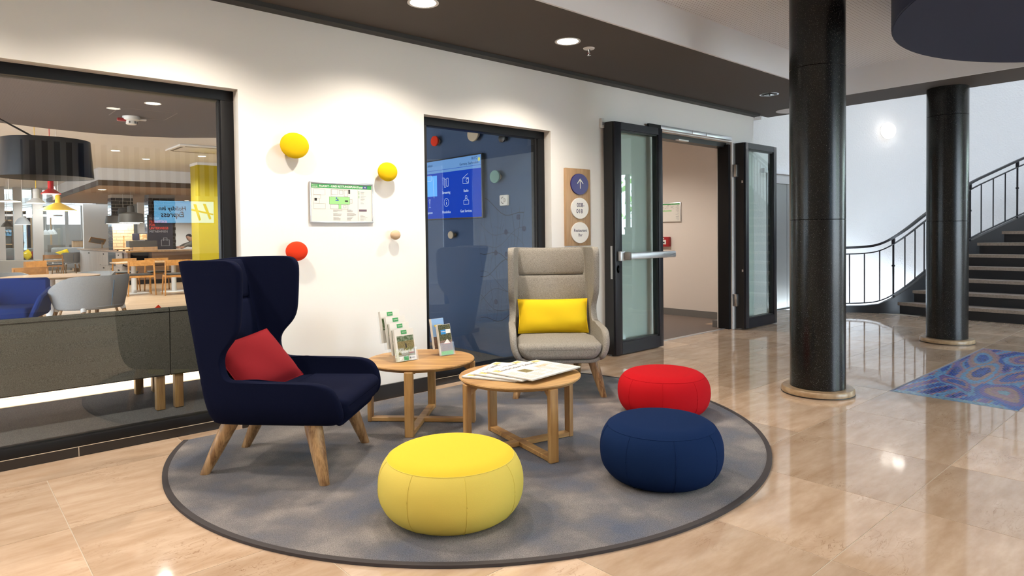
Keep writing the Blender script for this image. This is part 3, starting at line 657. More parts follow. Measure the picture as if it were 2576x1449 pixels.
for a in ((.037, .055, .158, .178), (.305, .318, .215, .245), (.215, .222, .16, .175), (.275, .30, .155, .165)): box('plan_block', 'inkblack', a[0], a[1], -.0101, -.0092, a[2], a[3], ep)
bb = MB().box(.20, .225, -.0102, -.0092, .160, .168); bb.lathe([(.006, 0), (.006, .001)], 16, Matrix.Translation((.208, -.0092, .180)) @ Matrix.Rotation(rad(90), 4, 'X')); bb.build('location_mark', mat('plan_blue', (.04, .10, .45), .7), ep)
tx = MB()
for cx in (.18, .29):
    for k in range(13):
        if k in (3, 8): continue
        tx.box(cx, cx + rnd.uniform(.03, .075), -.0099, -.0092, .093 - k * .0062, .0945 - k * .0062)
for k in range(9): tx.box(.405, .405 + rnd.uniform(.015, .05), -.0099, -.0092, .231 - k * .011, .2325 - k * .011)
for k in range(5): tx.box(.40, .40 + rnd.uniform(.02, .06), -.0099, -.0092, .055 - k * .009, .0565 - k * .009)
tx.build('print', 'inkgrey', ep, kind='stuff')
lg = MB()
for k in range(5): lg.box(.388, .394, -.0101, -.0092, .229 - k * .011, .2345 - k * .011)
lg.build('legend_marks', 'green', ep)
MB().box(.39, .455, -.0101, -.0092, .085, .10).build('site_plan', mat('plan_purple', (.16, .11, .15), .8), ep)
rl_ = MB(); rl_.box(.3815, .3825, -.0099, -.0092, .014, H_ - .05); rl_.build('column_rule', 'inkgrey', ep)

sg = thing('direction_sign', 'oak sign board with one blue and two white round plates', 'sign', (4.66, WY, 1.152)); SW, SH = .356, .767
box('board', 'oakp', 0, SW, -.03, 0, 0, SH, sg, r=.002)
for z, m in ((.612, 'signblue'), (.372, 'signwhite'), (.130, 'signwhite')):
    pl = MB().lathe([(.128, 0), (.128, .010), (.125, .0125)], 48, Matrix.Translation((.188, -.03, z)) @ Matrix.Rotation(rad(90), 4, 'X') @ Matrix.Diagonal((1, .82, 1, 1))).build('plate', m, sg)
    if m == 'signblue':
        ar = MB(); y0, y1 = -.0455, -.0425
        ar.box(.186, .194, y0, y1, z - .045, z + .05)
        for s in (-1, 1): ar.add([(.19 + s * .001, y, z + .055) for y in (y0, y1)] + [(.19 + s * .047, y, z + .007) for y in (y0, y1)] + [(.19 + s * .041, y, z + .001) for y in (y0, y1)] + [(.19 - s * .005, y, z + .048) for y in (y0, y1)], [(0, 2, 4, 6), (1, 7, 5, 3), (0, 1, 3, 2), (2, 3, 5, 4), (4, 5, 7, 6), (6, 7, 1, 0)])
        ar.build('arrow', 'signwhite', pl)
    elif z > .3: text('lettering', '008-', .062, 'ink', frameM((.195, -.043, z + .030), (1, 0, 0), (0, 0, 1)), pl, sx=1.0); text('lettering', '018', .062, 'ink', frameM((.178, -.043, z - .030), (1, 0, 0), (0, 0, 1)), pl, sx=1.0)
    else: text('lettering', 'Restaurant', .041, 'ink', frameM((.188, -.043, z + .022), (1, 0, 0), (0, 0, 1)), pl, sx=1.06); text('lettering', 'Bar', .041, 'ink', frameM((.188, -.043, z - .024), (1, 0, 0), (0, 0, 1)), pl, sx=1.06)

# ------------------------------------------------------------------ soffit fittings
def downlight(label, x, y, z, lit=True, power=60, spot=118, r=.083, group=None, aim=(0, 0, -1), lens='lampwarm', col=(1, .91, .79), blend=.55):
    d = thing('downlight', label, 'downlight', (x, y, z), group=group)
    MB().lathe([(r * .86, -.002), (r, -.006), (r * 1.06, -.004), (r * 1.06, .0)], 32, cap0=False, cap1=False).build('trim_ring', 'whitep' if lit else 'chrome', d)
    MB().lathe([(r * .87, -.0025), (r * .87, .0)], 32).build('lens', lens if lit else 'darkgrey', d)
    if lit and power: lamp_light('bulb', d, 'SPOT', (0, 0, -.02), power, col, .05, rad(spot), blend, aim)
    if not lit: MB().lathe([(r * .5, -.006), (r * .55, -.012), (r * .2, -.02)], 20).build('reflector', 'chrome', d)
    return d
ks = (SOF - 1.28) / (2.842 - 1.28)
for lab, x in (('lit round downlight in the dark soffit above the yellow knobs', 2.519), ('lit round downlight in the dark soffit beside the sprinkler head', 3.926), ('lit round downlight in the soffit above the big restaurant window', 1.11), ('lit round downlight in the soffit at the far end of the restaurant window', -.30)):
    downlight(lab, x * ks, 3.72, SOF, power=150, r=.10, spot=140, blend=.75, col=(1, .885, .735))
downlight('unlit round downlight in the dark soffit beside the black column', 7.233 * ks, 3.69, SOF, lit=False, r=.10)
downlight('added fill downlight in the corridor ceiling behind the doorway', 6.9, 6.2, 2.75, power=150, r=.09, spot=150)  # both corridor downlights are added to brighten the dark corridor
downlight('added fill downlight in the corridor ceiling farther from the doorway', 6.9, 8.2, 2.75, power=150, r=.09, spot=150)
for k, (x, y) in enumerate(((.2, 1.3), (2.0, .9), (.2, -1.6), (2.0, -1.6), (3.8, -1.6), (-1.8, 1.3), (-1.8, 3.7))):  # fill lamps added out of view to brighten the lobby walls
    downlight(('added fill downlight in the white ceiling facing the big restaurant window', 'added fill downlight in the white ceiling over the open floor before the rug', 'added fill downlight in the white ceiling near the front wall', 'added fill downlight in the white ceiling before the logo screen', 'added fill downlight in the white ceiling near the front glazing', 'added fill downlight in the white ceiling by the left wall', 'added fill downlight in the soffit by the left wall')[k], x, y, CEIL if k < 6 else SOF, power=70, r=.10, spot=150, col=(1, .95, .88))
sk_ = thing('ceiling_speaker', 'flat white round ceiling disc at the end of the dark soffit', 'ceiling speaker', (8.47, 4.02, SOF)); MB().lathe([(.16, -.008), (.175, -.004), (.175, 0)], 36).build('grille', 'white', sk_); MB().lathe([(.182, -.003), (.182, 0)], 36).build('rim', 'whitep', sk_)
spk = thing('sprinkler_head', 'small fire sprinkler hanging from a white rosette in the soffit', 'sprinkler', (4.22, 3.745, SOF))
MB().lathe([(.018, -.012), (.045, -.008), (.05, 0)], 24).build('rosette', 'whitep', spk); MB().lathe([(.008, -.05), (.012, -.012)], 12).build('body', 'chrome', spk)
MB().lathe([(.018, -.062), (.018, -.058)], 14).build('deflector', 'chrome', spk)
yk = MB()
for s in (-1, 1): yk.tube([(0.006 * s, 0, -.03), (.016 * s, 0, -.042), (.006 * s, 0, -.058)], .0025, 6)
yk.build('yoke', 'redp', spk)

# ------------------------------------------------------------------ round rug
RC, RR, RCUT = Vector((2.663, 3.395, 0)), 1.806, 4.415
a0 = math.asin((RCUT - RC.y) / RR)
arc = [(RR * cos(pi - a0 + (pi + 2 * a0) * i / 120), RR * sin(pi - a0 + (pi + 2 * a0) * i / 120)) for i in range(121)]
rg = thing('round_rug', 'large round mottled grey rug with dark edging cut straight along the wall', 'rug', (RC.x, RC.y, 0))
MB().prism(arc, .001, .012).build('pile', 'rug', rg)
MB().bar([(x * 1.004, y * 1.004, .007) for x, y in arc], .028, .013).build('binding', 'rug_edge', rg)
RZ = .0128

# ------------------------------------------------------------------ poufs
def pouf(label, x, y, r, h, m_side, m_top, rot=0.0):
    p = thing('pouf', label, 'pouf', (x, y, RZ), rot)
    def rz(a):                       # outline
        c, s = cos(a), sin(a); return r * (.62 + .38 * abs(c) ** (2 / 2.2)), h / 2 + h / 2 * (1 if s > 0 else -1) * abs(s) ** (2 / 2.2)
    A = [-pi / 2 + pi * i / 32 for i in range(33)]; cut = 25
    side = [rz(a) for a in A[:cut + 1]]; top = [rz(a) for a in A[cut:]]; top = top[:-1] + [(top[-1][0] * .5, h * .9995 + .004), (.001, h + .006)]
    top = [(q[0], q[1]) for q in top]
    MB().lathe(side, 72, cap1=False).build('body', m_side, p, ang=60); MB().lathe(top, 72, cap0=False).build('seat', m_top, p, ang=60)
    rr, zz = rz(A[cut]); dark = m_side
    MB().tube([((rr + .0005) * cos(2 * pi * i / 72), (rr + .0005) * sin(2 * pi * i / 72), zz) for i in range(72)], .0016, 6, True).build('top_seam', dark, p)
    for k in range(8):
        t = 2 * pi * k / 8 + .35; pts = []
        for a in A[3:cut + 1]: q = rz(a); pts.append(((q[0] + .0005) * cos(t), (q[0] + .0005) * sin(t), q[1]))
        MB().tube(pts, .0015, 6).build('side_seam', dark, p)
    return p
pouf('round yellow fabric pouf in front of the low oak tables', 1.748, 2.408, .329, .297, 'yellow_side', 'yellow_top', .0)
bp_ = pouf('round navy blue fabric pouf in front of the red one', 2.805, 2.02, .313, .302, 'navy_p', 'navy_p', .5)
MB().box(.22, .225, -.20, -.17, .03, .055).build('label_tag', 'black', bp_)
pouf('round red fabric pouf behind the navy one', 3.84, 2.74, .319, .292, 'red', 'red', .25)

# ------------------------------------------------------------------ oak tables
def oak_table(label, x, y, rot):
    t = thing('side_table', label, 'table', (x, y, RZ), rot); R_, H_ = .364, .44 - RZ
    MB().lathe([(R_ - .022, H_ - .026), (R_ - .004, H_ - .012), (R_, H_ - .006), (R_ - .003, H_)], 80).build('table_top', 'oakx', t)
    for k in range(4):
        a = k * pi / 2; M = Matrix.Rotation(a, 4, 'Z')
        b = MB().rbox(R_ - .026, R_ + .004, -.028, .028, 0, H_ - .018, .003, 1, M); b.build('leg', 'oak', t)
        w = MB().add([tuple(M @ Vector(q)) for q in ((R_ - .026, -.012, H_ - .085), (R_ - .026, .012, H_ - .085), (R_ - .026, -.012, H_ - .028), (R_ - .026, .012, H_ - .028), (R_ - .10, -.012, H_ - .028), (R_ - .10, .012, H_ - .028))], [(0, 1, 3, 2), (0, 2, 4), (1, 5, 3), (2, 3, 5, 4), (0, 4, 5, 1)]); w.build('bracket', 'oakx', t)
    for k in range(2):
        M = Matrix.Rotation(k * pi / 2, 4, 'Z'); q = 0.0 if k == 0 else .0008
        MB().rbox(-R_ + .024, R_ - .024, -.026, .026, .002 + q, .030 + q, .003, 1, M).build('floor_rail', 'oakx', t)
        MB().rbox(-R_ + .10, R_ - .10, -.02, .02, H_ - .05, H_ - .027 - q, .003, 1, M).build('top_rail', 'oakx', t)
    return t
oak_table('round low oak table carrying the fanned newspapers', 2.617, 2.895, rad(-11.5))
oak_table('round low oak table carrying the brochure holders', 2.47, 3.733, rad(-46))
# ------------------------------------------------------------------ wing chairs
EDGE = [(.405, .290), (.438, .298), (.455, .32), (.458, .355), (.453, .395), (.445, .43), (.425, .475), (.395, .503), (.345, .518), (.26, .5215), (.12, .5225), (-.02, .5235), (-.09, .525), (-.13, .529), (-.156, .542), (-.174, .575), (-.182, .62), (-.174, .665), (-.145, .70), (-.105, .74), (-.078, .785), (-.068, .84), (-.062, .92), (-.058, 1.0), (-.055, 1.07), (-.06, 1.105), (-.078, 1.132), (-.11, 1.146)]
def xrear(z): return -.318 - .187 * (z - .34)
def side_y(x, z):
    w = .382 - .055 * ss(0.0, 1.0, max(0, (-.06 - x)) / .42)
    if z < .46: t = min(1, (.46 - z) / .172); w *= 1 - .235 * (1 - sqrt(max(0, 1 - t * t)))
    return w
def shell_row(xf, z, inset=0.0, nback=7, nside=12):
    xr = xrear(z) + inset; half = []
    xc = xr + .14; yc = side_y(xc, z) - inset
    for i in range(nback + 1):
        t = i / nback
        a = t * pi / 2; e = 2 / 3.2
        y = yc * (sin(a) ** e if t > 0 else 0); x = xc - (xc - xr) * (cos(a) ** e if t < 1 else 0)
        half.append(Vector((x, y, z - .018 * (1 - t) * ss(1.0, 1.14, z))))
    for i in range(1, nside + 1):
        x = lerp(xc, xf, i / nside); half.append(Vector((x, side_y(x, z) - inset, z)))
    return [Vector((p.x, -p.y, p.z)) for p in reversed(half[1:])] + half
def ring_yz(x, hw, z0, z1, rb, n=10, crown=.0):
    """cross-section of a cushion: wide top, strongly rounded underside"""
    pts = []
    rt = .03
    for i in range(n + 1): a = -pi / 2 + pi / 2 * i / n; pts.append((hw - rb + rb * cos(a), z0 + rb + rb * sin(a)))
    for i in range(6): a = pi / 2 * i / 5; pts.append((hw - rt + rt * cos(a), z1 - rt + rt * sin(a)))
    for k in (.5, 0.0): pts.append((hw * k, z1 + crown * (1 - k)))
    full = pts + [(-y, z) for y, z in reversed(pts[:-1])]
    return [Vector((x, y, z)) for y, z in full]
def cushion_loft(x0, x1, hw0, hw1, z0, z1, rb, nose=.062, tail=.012, drop=.0):
    R = []
    for t, s in ((0, .90), (.25, .97), (.6, .995), (1, 1)): R.append((x0 + tail * t, s, 0))
    for t in (0.33, .66): R.append((lerp(x0 + tail, x1 - nose, t), 1, 0))
    for i in range(9): a = pi / 2 * i / 8; R.append((x1 - nose + nose * sin(a), 1 - (1 - cos(a)) * (.62 if nose > .03 else .25), 0))
    out = []
    for x, s, _ in R:
        hw = lerp(hw0, hw1, (x - x0) / (x1 - x0)); zc = z1 - .06
        ring = ring_yz(x, hw, z0, z1 - drop * (1 - (x - x0) / (x1 - x0)), rb, crown=.004); k = (hw - (1 - s) * .09) / hw
        out.append([Vector((p.x, p.y * k, zc + (p.z - zc) * s)) for p in ring])
    return MB().rings(out)
def wing_chair(label, loc, ang, m):
    c = thing('wing_chair', label, 'armchair', loc, ang)
    rows = [shell_row(xf, z) for xf, z in EDGE]; rows.insert(0, shell_row(.36, .287))
    top = shell_row(-.16, 1.149); rows.append(top)
    b = MB(); n = len(rows[0]); b.add([p for r in rows for p in r], [(k * n + i, k * n + i + 1, (k + 1) * n + i + 1, (k + 1) * n + i) for k in range(len(rows) - 1) for i in range(n - 1)])
    sh = b.build('shell', m, c, ang=80)
    # normals must point outward so that the thickness grows inward
    me = sh.data
    if me.polygons[n // 2].normal.x > 0: me.flip_normals()
    md = sh.modifiers.new('thickness', 'SOLIDIFY'); md.thickness = .052; md.offset = -1; md.use_even_offset = False
    md = sh.modifiers.new('round', 'SUBSURF'); md.levels = 1; md.render_levels = 1
    lo = shell_row(.30, .30, .012)
    MB().prism([(p.x * .95, p.y * .92) for p in lo], .284, .304).build('underframe', 'black', c)
    lip = ring_yz(.0, .318, .283, .40, .105)[:]
    pts = [Vector((.405, p.y * 1.075, p.z)) for p in ring_yz(0, .315, .289, .41, .105)[:11]]; pts = [Vector((p.x, -p.y, p.z)) for p in reversed(pts)] + pts
    MB().tube(pts, .016, 8).build('front_lip', m, c)
    cushion_loft(.055, .462, .322, .322, .304, .432, .105).build('seat_cushion', m, c, ang=50)
    cushion_loft(-.25, .052, .275, .322, .304, .428, .105, nose=.012, tail=.02, drop=.012).build('seat_pad', m, c, ang=50)
    zs = (.40, .66, .905, 1.137)
    for z0, z1 in zip(zs, zs[1:]):
        R = []; n = 5
        for t in (0, .03, .12, .5, .88, .97, 1):
            z = lerp(z0 + .002, z1 - .002, t); bulge = {0: -.014, .03: -.006, .12: 0, .5: .006, .88: 0, .97: -.006, 1: -.014}[t]; xb = xrear(z) + .03; xf = xrear(z) + .10 + bulge; hw = side_y(xrear(z) + .16, z) - .052
            R.append([Vector((xb, -hw + .08, z)), Vector((xf - .02, -hw, z)), Vector((xf, -hw + .035, z)), Vector((xf + .006, 0, z)), Vector((xf, hw - .035, z)), Vector((xf - .02, hw, z)), Vector((xb, hw - .08, z))])
        MB().rings(R).build('back_panel', m, c, ang=50)
    for x0, y0, x1, y1 in ((.262, .262, .35, .340), (-.20, .205, -.352, .225)):
        for s in (-1, 1):
            L_ = MB(); a = Vector((x0, s * y0, .30)); e = Vector((x1, s * y1, 0)); R = []
            for t, r in ((0, .043), (.15, .0435), (.6, .035), (1, .0245)):
                p = a.lerp(e, t); R.append([p + Vector((r * 1.06 * cos(2 * pi * i / 20), r * sin(2 * pi * i / 20), 0)) for i in range(20)])
            L_.rings(R).build('leg', 'oakl', c)
    return c
NV = Vector((1.4765, 3.6125, RZ)); NV_A = math.atan2(-.722, .691)
wing_chair('navy wool wing chair with oak legs beside the restaurant window', NV, NV_A, 'navy')
GR = Vector((3.826, 3.793, RZ)); GR_A = math.atan2(-.763, -.645)
wing_chair('heathered grey wool wing chair with oak legs by the door', GR, GR_A, 'grey')

def pillow(name, label, w, h, t, m, loc, M, corner=.05):
    """square-ish cushion: x across, y up, z thickness"""
    o = thing(name, label, 'cushion', loc); N = 18; b = MB(); top = []; bot = []
    for j in range(N + 1):
        for i in range(N + 1):
            u = -1 + 2 * i / N; v = -1 + 2 * j / N
            x = u * w / 2 * (1 - corner * (1 - v * v) * abs(u) ** 3 * 1.2 * 0 - corner * (1 - abs(v) ** 2.2) * .0); y = v * h / 2
            x *= 1 - corner * (1 - v * v); y *= 1 - corner * (1 - u * u)
            th = t / 2 * ((1 - abs(u) ** 3.2) * (1 - abs(v) ** 3.2)) ** .55
            th *= 1 + .05 * sin(5 * u + 3 * v)
            top.append(Vector((x, y, th))); bot.append(Vector((x, y, -th)))
    n = N + 1; F1 = [(j * n + i, j * n + i + 1, (j + 1) * n + i + 1, (j + 1) * n + i) for j in range(N) for i in range(N)]
    b.add([M @ p for p in top], F1); b.build('front_panel', m, o, ang=80)
    b = MB(); b.add([M @ p for p in bot], [f[::-1] for f in F1]); b.build('back_panel', m, o, ang=80)
    ed = [top[i] for i in range(N)] + [top[j * n + N] for j in range(N)] + [top[N * n + i] for i in range(N, 0, -1)] + [top[j * n] for j in range(N, 0, -1)]
    MB().tube([M @ p for p in ed], .003, 6, True).build('piping', m, o); return o
Rn = Matrix.Rotation(NV_A, 4, 'Z'); Rg = Matrix.Rotation(GR_A, 4, 'Z')
# local chair axes: x forward, y left, z up. cushion plane: across = y, up = leaned z
def lean(Rc, tilt, roll, turn=0.0):
    B = frameM((0, 0, 0), (0, 1, 0), (-sin(tilt), 0, cos(tilt)))
    return Rc @ Matrix.Rotation(turn, 4, 'Z') @ B @ Matrix.Rotation(roll, 4, 'Z')
pillow('throw_cushion', 'crimson square cushion leaning in the navy wing chair', .39, .35, .13, 'redc', NV + Rn.to_3x3() @ Vector((-.095, -.12, .583)), lean(Rn, rad(43), rad(10.5), rad(-29)), corner=.035)
pillow('throw_cushion', 'yellow oblong cushion propped against the grey wing chair back', .60, .29, .15, 'yellow', GR + Rg.to_3x3() @ Vector((-.20, -.0, .563)), lean(Rg, rad(14), 0), corner=.045)

# ------------------------------------------------------------------ brochures and newspapers
TZ = .44
green_b = 'green'
def brochure_holder(label, x, y, w, tiers, h, step_y, step_z, covers, rot=0.0):
    t = thing('brochure_holder', label, 'brochure holder', (x, y, TZ + .001), rot); tl = rad(12)
    pk = MB(); th = .0025
    for k in range(tiers):
        M = Matrix.Translation((0, k * step_y, k * step_z)) @ Matrix.Rotation(-tl, 4, 'X')
        for a in ((-w / 2, w / 2, -.004, -.0015, 0, h * .45), (-w / 2, w / 2, .026, .0285, 0, h * .95), (-w / 2, -w / 2 + th, -.004, .026, 0, h * .5), (w / 2 - th, w / 2, -.004, .026, 0, h * .5), (-w / 2, w / 2, -.004, .026, 0, th)):
            pk.rbox(*a, r=.0005, seg=1, M=M)
    for s in (-1, 1): pk.box(s * w / 2 - .0012, s * w / 2 + .0012, -.0, tiers * step_y + .03, 0, .02)
    pk.build('acrylic_rack', 'clear', t); return t, tl
def brochure_pack(label, T, tl, k, w, h, sy, sz, x, y, print_fn, shift, group, n=7):
    M = Matrix.Translation((shift, k * sy, k * sz + .0035)) @ Matrix.Rotation(-tl, 4, 'X')
    p = thing('brochure_stack', label, 'brochures', (x, y, TZ + .001), group=group)
    for i in range(n):
        o = random.Random(k * 31 + i).uniform(-.0015, .0015)
        MB().rbox(-w / 2 + o, w / 2 + o, .0 + i * .0034, .0029 + i * .0034, 0, h + o, r=.0004, seg=1, M=M).build('brochure', 'paper', p)
    print_fn(p, M, w, h); return p
field = mat('printed_meadow', (.11, .085, .02), .6, speck=(260, (.30, .24, .09), .4, .65)); hills = mat('printed_hills', (.05, .09, .025), .6, speck=(70, (.24, .28, .2), .45, .65)); skyp = mat('printed_sky', (.25, .42, .7), .6)
trees = mat('printed_trees', (.015, .03, .008), .6, speck=(300, (.20, .17, .05), .48, .62)); crowd = mat('printed_crowd', (.10, .06, .05), .6, speck=(300, (.42, .26, .18), .45, .62)); cyan = mat('printed_cyan', (.02, .26, .62), .6); lime = mat('printed_lime', (.12, .42, .04), .6); coral = mat('printed_orange', (.6, .12, .06), .6)
def pr(p, nm, m, M, x0, x1, z0, z1, d=.0004): MB().rbox(x0, x1, -d - .0003, -.0001, z0, z1, r=.00005, seg=1, M=M).build(nm, m, p)
def cover_green(p, M, w, h, front=False):
    pr(p, 'cover_logo', 'green', M, -.022, .022, h - .034, h - .008, .0006)
    text('lettering', 'Saarland', .011, 'signwhite', M @ frameM((0, -.0012, h - .021), (1, 0, 0), (0, 0, 1)), p, sx=.8, shear=.2)
    if front:
        pr(p, 'cover_photo', field, M, -w / 2 + .016, w / 2 - .006, .032, h * .62); pr(p, 'cover_photo', hills, M, -w / 2 + .016, w / 2 - .006, h * .62, h - .045, .0005)
        text('lettering', 'Wanderlust', .032, 'signwhite', M @ frameM((-.004, -.0012, h * .30), (1, 0, 0), (0, 0, 1)), p, bold=.0004, sx=.82)
        pr(p, 'cover_banner', 'redp', M, .022, .060, h * .225, h * .255, .0006); pr(p, 'cover_footer', 'green', M, -.022, .014, .004, .030, .0005)
        pr(p, 'cover_figure', 'inkblack', M, .0, .010, h * .40, h * .54, .0006); pr(p, 'cover_mark', 'inkgrey', M, .022, .034, .012, .024, .0005); pr(p, 'cover_mark', 'inkgrey', M, .04, .062, .014, .020, .0005)
    else: pr(p, 'cover_photo', hills, M, -w / 2 + .008, w / 2 - .008, h * .4, h - .048)
bx, by = 2.352, 3.716; ht, tl = brochure_holder('clear acrylic rack with four tiers of white brochures on the oak table', bx, by, .176, 4, .20, .056, .036, None)
labs = ['white hiking brochures in the lowest front tier of the acrylic rack', 'white brochures with green badge in the second tier of the rack', 'white brochures with green badge in the third tier of the rack', 'white brochures with green badge in the top rear tier of the rack']
for k in range(4): brochure_pack(labs[k], ht, tl, k, .150, .212, .056, .036, bx, by, (lambda p, M, w, h, k=k: cover_green(p, M, w, h, k == 0)), (.0, .004, .006, -.004)[k], 'brochures in the acrylic racks')
def cover_garden(p, M, w, h):
    pr(p, 'cover_photo', trees, M, -w / 2 + .001, w / 2 - .001, h * .48, h - .001); pr(p, 'cover_photo', crowd, M, -w / 2 + .001, w / 2 - .001, h * .13, h * .48); pr(p, 'cover_photo', lime, M, -w / 2 + .001, w / 2 - .001, .001, h * .13)
    pr(p, 'cover_title', cyan, M, -w / 2 + .018, .008, h * .68, h * .83, .0006); pr(p, 'cover_title', 'signwhite', M, .008, w / 2 - .004, h * .70, h * .83, .0006)
    text('lettering', 'Gartenfeste', .010, 'signwhite', M @ frameM((-.013, -.0013, h * .77), (1, 0, 0), (0, 0, 1)), p, sx=.75)
    MB().add([tuple(M @ Vector(q)) for q in ((-.02, -.0012, h * .38), (.035, -.0012, h * .38), (.012, -.0012, h * .52))], [(0, 1, 2)]).build('cover_parasol', 'signwhite', p)
    pr(p, 'cover_parasol_edge', coral, M, -.022, .036, h * .365, h * .385, .0007)
def cover_sea(p, M, w, h):
    pr(p, 'cover_photo', skyp, M, -w / 2 + .001, w / 2 - .001, h * .4, h - .001); pr(p, 'cover_photo', crowd, M, -w / 2 + .001, w / 2 - .001, .001, h * .4); pr(p, 'cover_title', 'yellow', M, -.03, .03, h * .72, h * .79, .0006)
cx_, cy_ = 2.668, 3.695; ht, tl = brochure_holder('clear acrylic rack with two tiers of colourful leaflets on the oak table', cx_, cy_, .128, 2, .20, .062, .038, None, 0)
brochure_pack('leaflets with a garden party photo in the front tier', ht, tl, 0, .104, .212, .062, .038, cx_, cy_, cover_garden, 0, 'brochures in the acrylic racks', 8); brochure_pack('leaflets with a blue sky photo in the rear tier', ht, tl, 1, .104, .212, .062, .038, cx_, cy_, cover_sea, -.012, 'brochures in the acrylic racks', 8)

ochre = mat('printed_ochre', (.72, .47, .17), .7); tanp = mat('printed_tan', (.55, .36, .22), .7, speck=(90, (.7, .6, .5), .45, .6))
def newspaper(label, x, y, z, rot, pages=6):
    n = thing('newspaper', label, 'newspaper', (x, y, z), rot); w, h = .46, .345
    for i in range(pages):
        o = random.Random(i).uniform(-.004, .004); MB().rbox(-w / 2 + o, w / 2 - abs(o), -h / 2 + o * .5, h / 2, i * .0016, .0015 + i * .0016, r=.0005, seg=1).build('page', 'paper', n)
    zt = pages * .0016
    text('lettering', 'Saarbrücker Zeitung', .044, 'inkgrey', frameM((-.02, h / 2 - .055, zt + .0004), (1, 0, 0), (0, 1, 0)), n, sx=.9, depth=.0002, bold=.0006)
    pb = MB(); rnd = random.Random(int(x * 1000))
    for c in range(5):
        for r in range(22):
            if rnd.random() < .2: continue
            yy = h / 2 - .12 - r * .0095
            if 1 <= c <= 2 and yy > -.02 + (.0 if c == 1 else .0): continue
            pb.box(-w / 2 + .02 + c * .086, -w / 2 + .02 + c * .086 + rnd.uniform(.05, .074), yy, yy + .0028, zt, zt + .0003)
    pb.build('print', mat('newsprint_grey', (.36, .36, .36), .8) if 'newsprint_grey' not in bpy.data.materials else bpy.data.materials['newsprint_grey'], n, kind='stuff')
    MB().box(-.11, -.04, -.03, .045, zt, zt + .0004).build('picture', field, n); MB().box(.05, .145, .01, .045, zt, zt + .0004).build('picture', tanp, n)
    MB().box(w / 2 - .085, w / 2 - .02, h / 2 - .05, h / 2 - .015, zt, zt + .0004).build('picture', ochre, n); MB().box(-w / 2 + .02, -w / 2 + .06, h / 2 - .075, h / 2 - .02, zt, zt + .0004).build('picture', ochre, n)
    return n
newspaper('folded newspaper at the bottom of the fan on the oak table', 2.585, 2.995, TZ + .001, rad(24), 6)
newspaper('folded newspaper in the middle of the fan on the oak table', 2.632, 2.915, TZ + .0112, rad(14), 6)
newspaper('folded newspaper on top of the fan on the oak table', 2.682, 2.835, TZ + .0214, rad(7), 6)
# ------------------------------------------------------------------ restaurant shell
BX = 4.42                                                      # slate blue wall behind the second window
box('floor_restaurant_carpet', 'carpet', -8, BX + .14, 4.78, 6.28, -.2, -.002, kind='structure')
# timber strip floor: planks laid crosswise
fr = MB().box(-8, 14, 6.28, 36, -.2, -.012).build('floor_restaurant', 'grout_dark', kind='structure')
pm = {}
for j in range(29):
    y0 = 9.0 + j * .17 if j < 24 else None
    if y0 is None: break
    for i in range(4):
        x0 = .2 + i * 1.6 - (j % 3) * .55
        MB().box(x0 + .001, x0 + 1.599, y0 + .001, y0 + .169, -.012, 0).build('plank', 'parquet', fr, smooth=False)
MB().box(-8, 14, 6.281, 8.999, -.012, 0).build('plank_field', 'parquet', fr); MB().box(-8, 14, 13.08, 36, -.012, 0).build('plank_field', 'parquet', fr)
box('wall_slate', 'bluewall', BX, BX + .14, 4.67, 9.6, 0, 3.0, kind='structure')
def rest_wall():
    b = MB(); x = -8.0
    b.box(x - .2, x, 4.78, 6.32, 0, 3.2); b.box(x - .2, x, 6.32, 7.7, 2.95, 3.2); b.box(x - .2, x, 7.7, 9, 0, 3.2); b.box(x - .2, x, 9, 12, 2.2, 3.2); b.box(x - .2, x, 9, 12, 0, .15); b.box(x - .2, x, 12, 36, 0, 3.2)
    for y in (9, 10.5, 12): b.box(x - .2, x, y - .1, y + .1, 0, 3.0)
    b.build('wall_restaurant_left', 'wall', kind='structure', smooth=False)
rest_wall()
b = MB(); b.box(-8, 14, 35.8, 36, 0, 1.95); b.box(5.2, 14, 35.8, 36, 1.95, 3.2); b.box(-8, 5.2, 35.8, 36, 2.92, 3.2); b.build('wall_restaurant_far', 'greywall', kind='structure', smooth=False); box('wall_restaurant_right', 'wall', 13.8, 14, 9.6, 36, 0, 3.2, kind='structure'); box('wall_restaurant_step', 'wall', 4.42, 14, 9.5, 9.6, 0, 3.2, kind='structure')
RCZ = 3.0
b = MB(); b.box(-8, 4.56, 4.78, 36, RCZ, RCZ + .2); b.box(4.56, 14, 9.5, 36, RCZ, RCZ + .2); b.build('ceiling_restaurant', 'white', kind='structure', smooth=False)
edge = [(-8, 7.2), (-5, 8.8), (-3, 9.7), (-1, 10.45), (.0, 10.8), (.73, 11.1), (1.3, 11.32), (1.9, 11.42), (2.4, 11.38), (2.9, 11.2), (3.4, 10.82), (4.0, 10.2), (4.42, 9.6)]
MB().prism([(-8, 4.78), (4.42, 4.78)] + edge[::-1], SOF, RCZ - .001).build('ceiling_restaurant_soffit', mat('plum_grey_paint', (.085, .075, .085), .8), kind='structure')

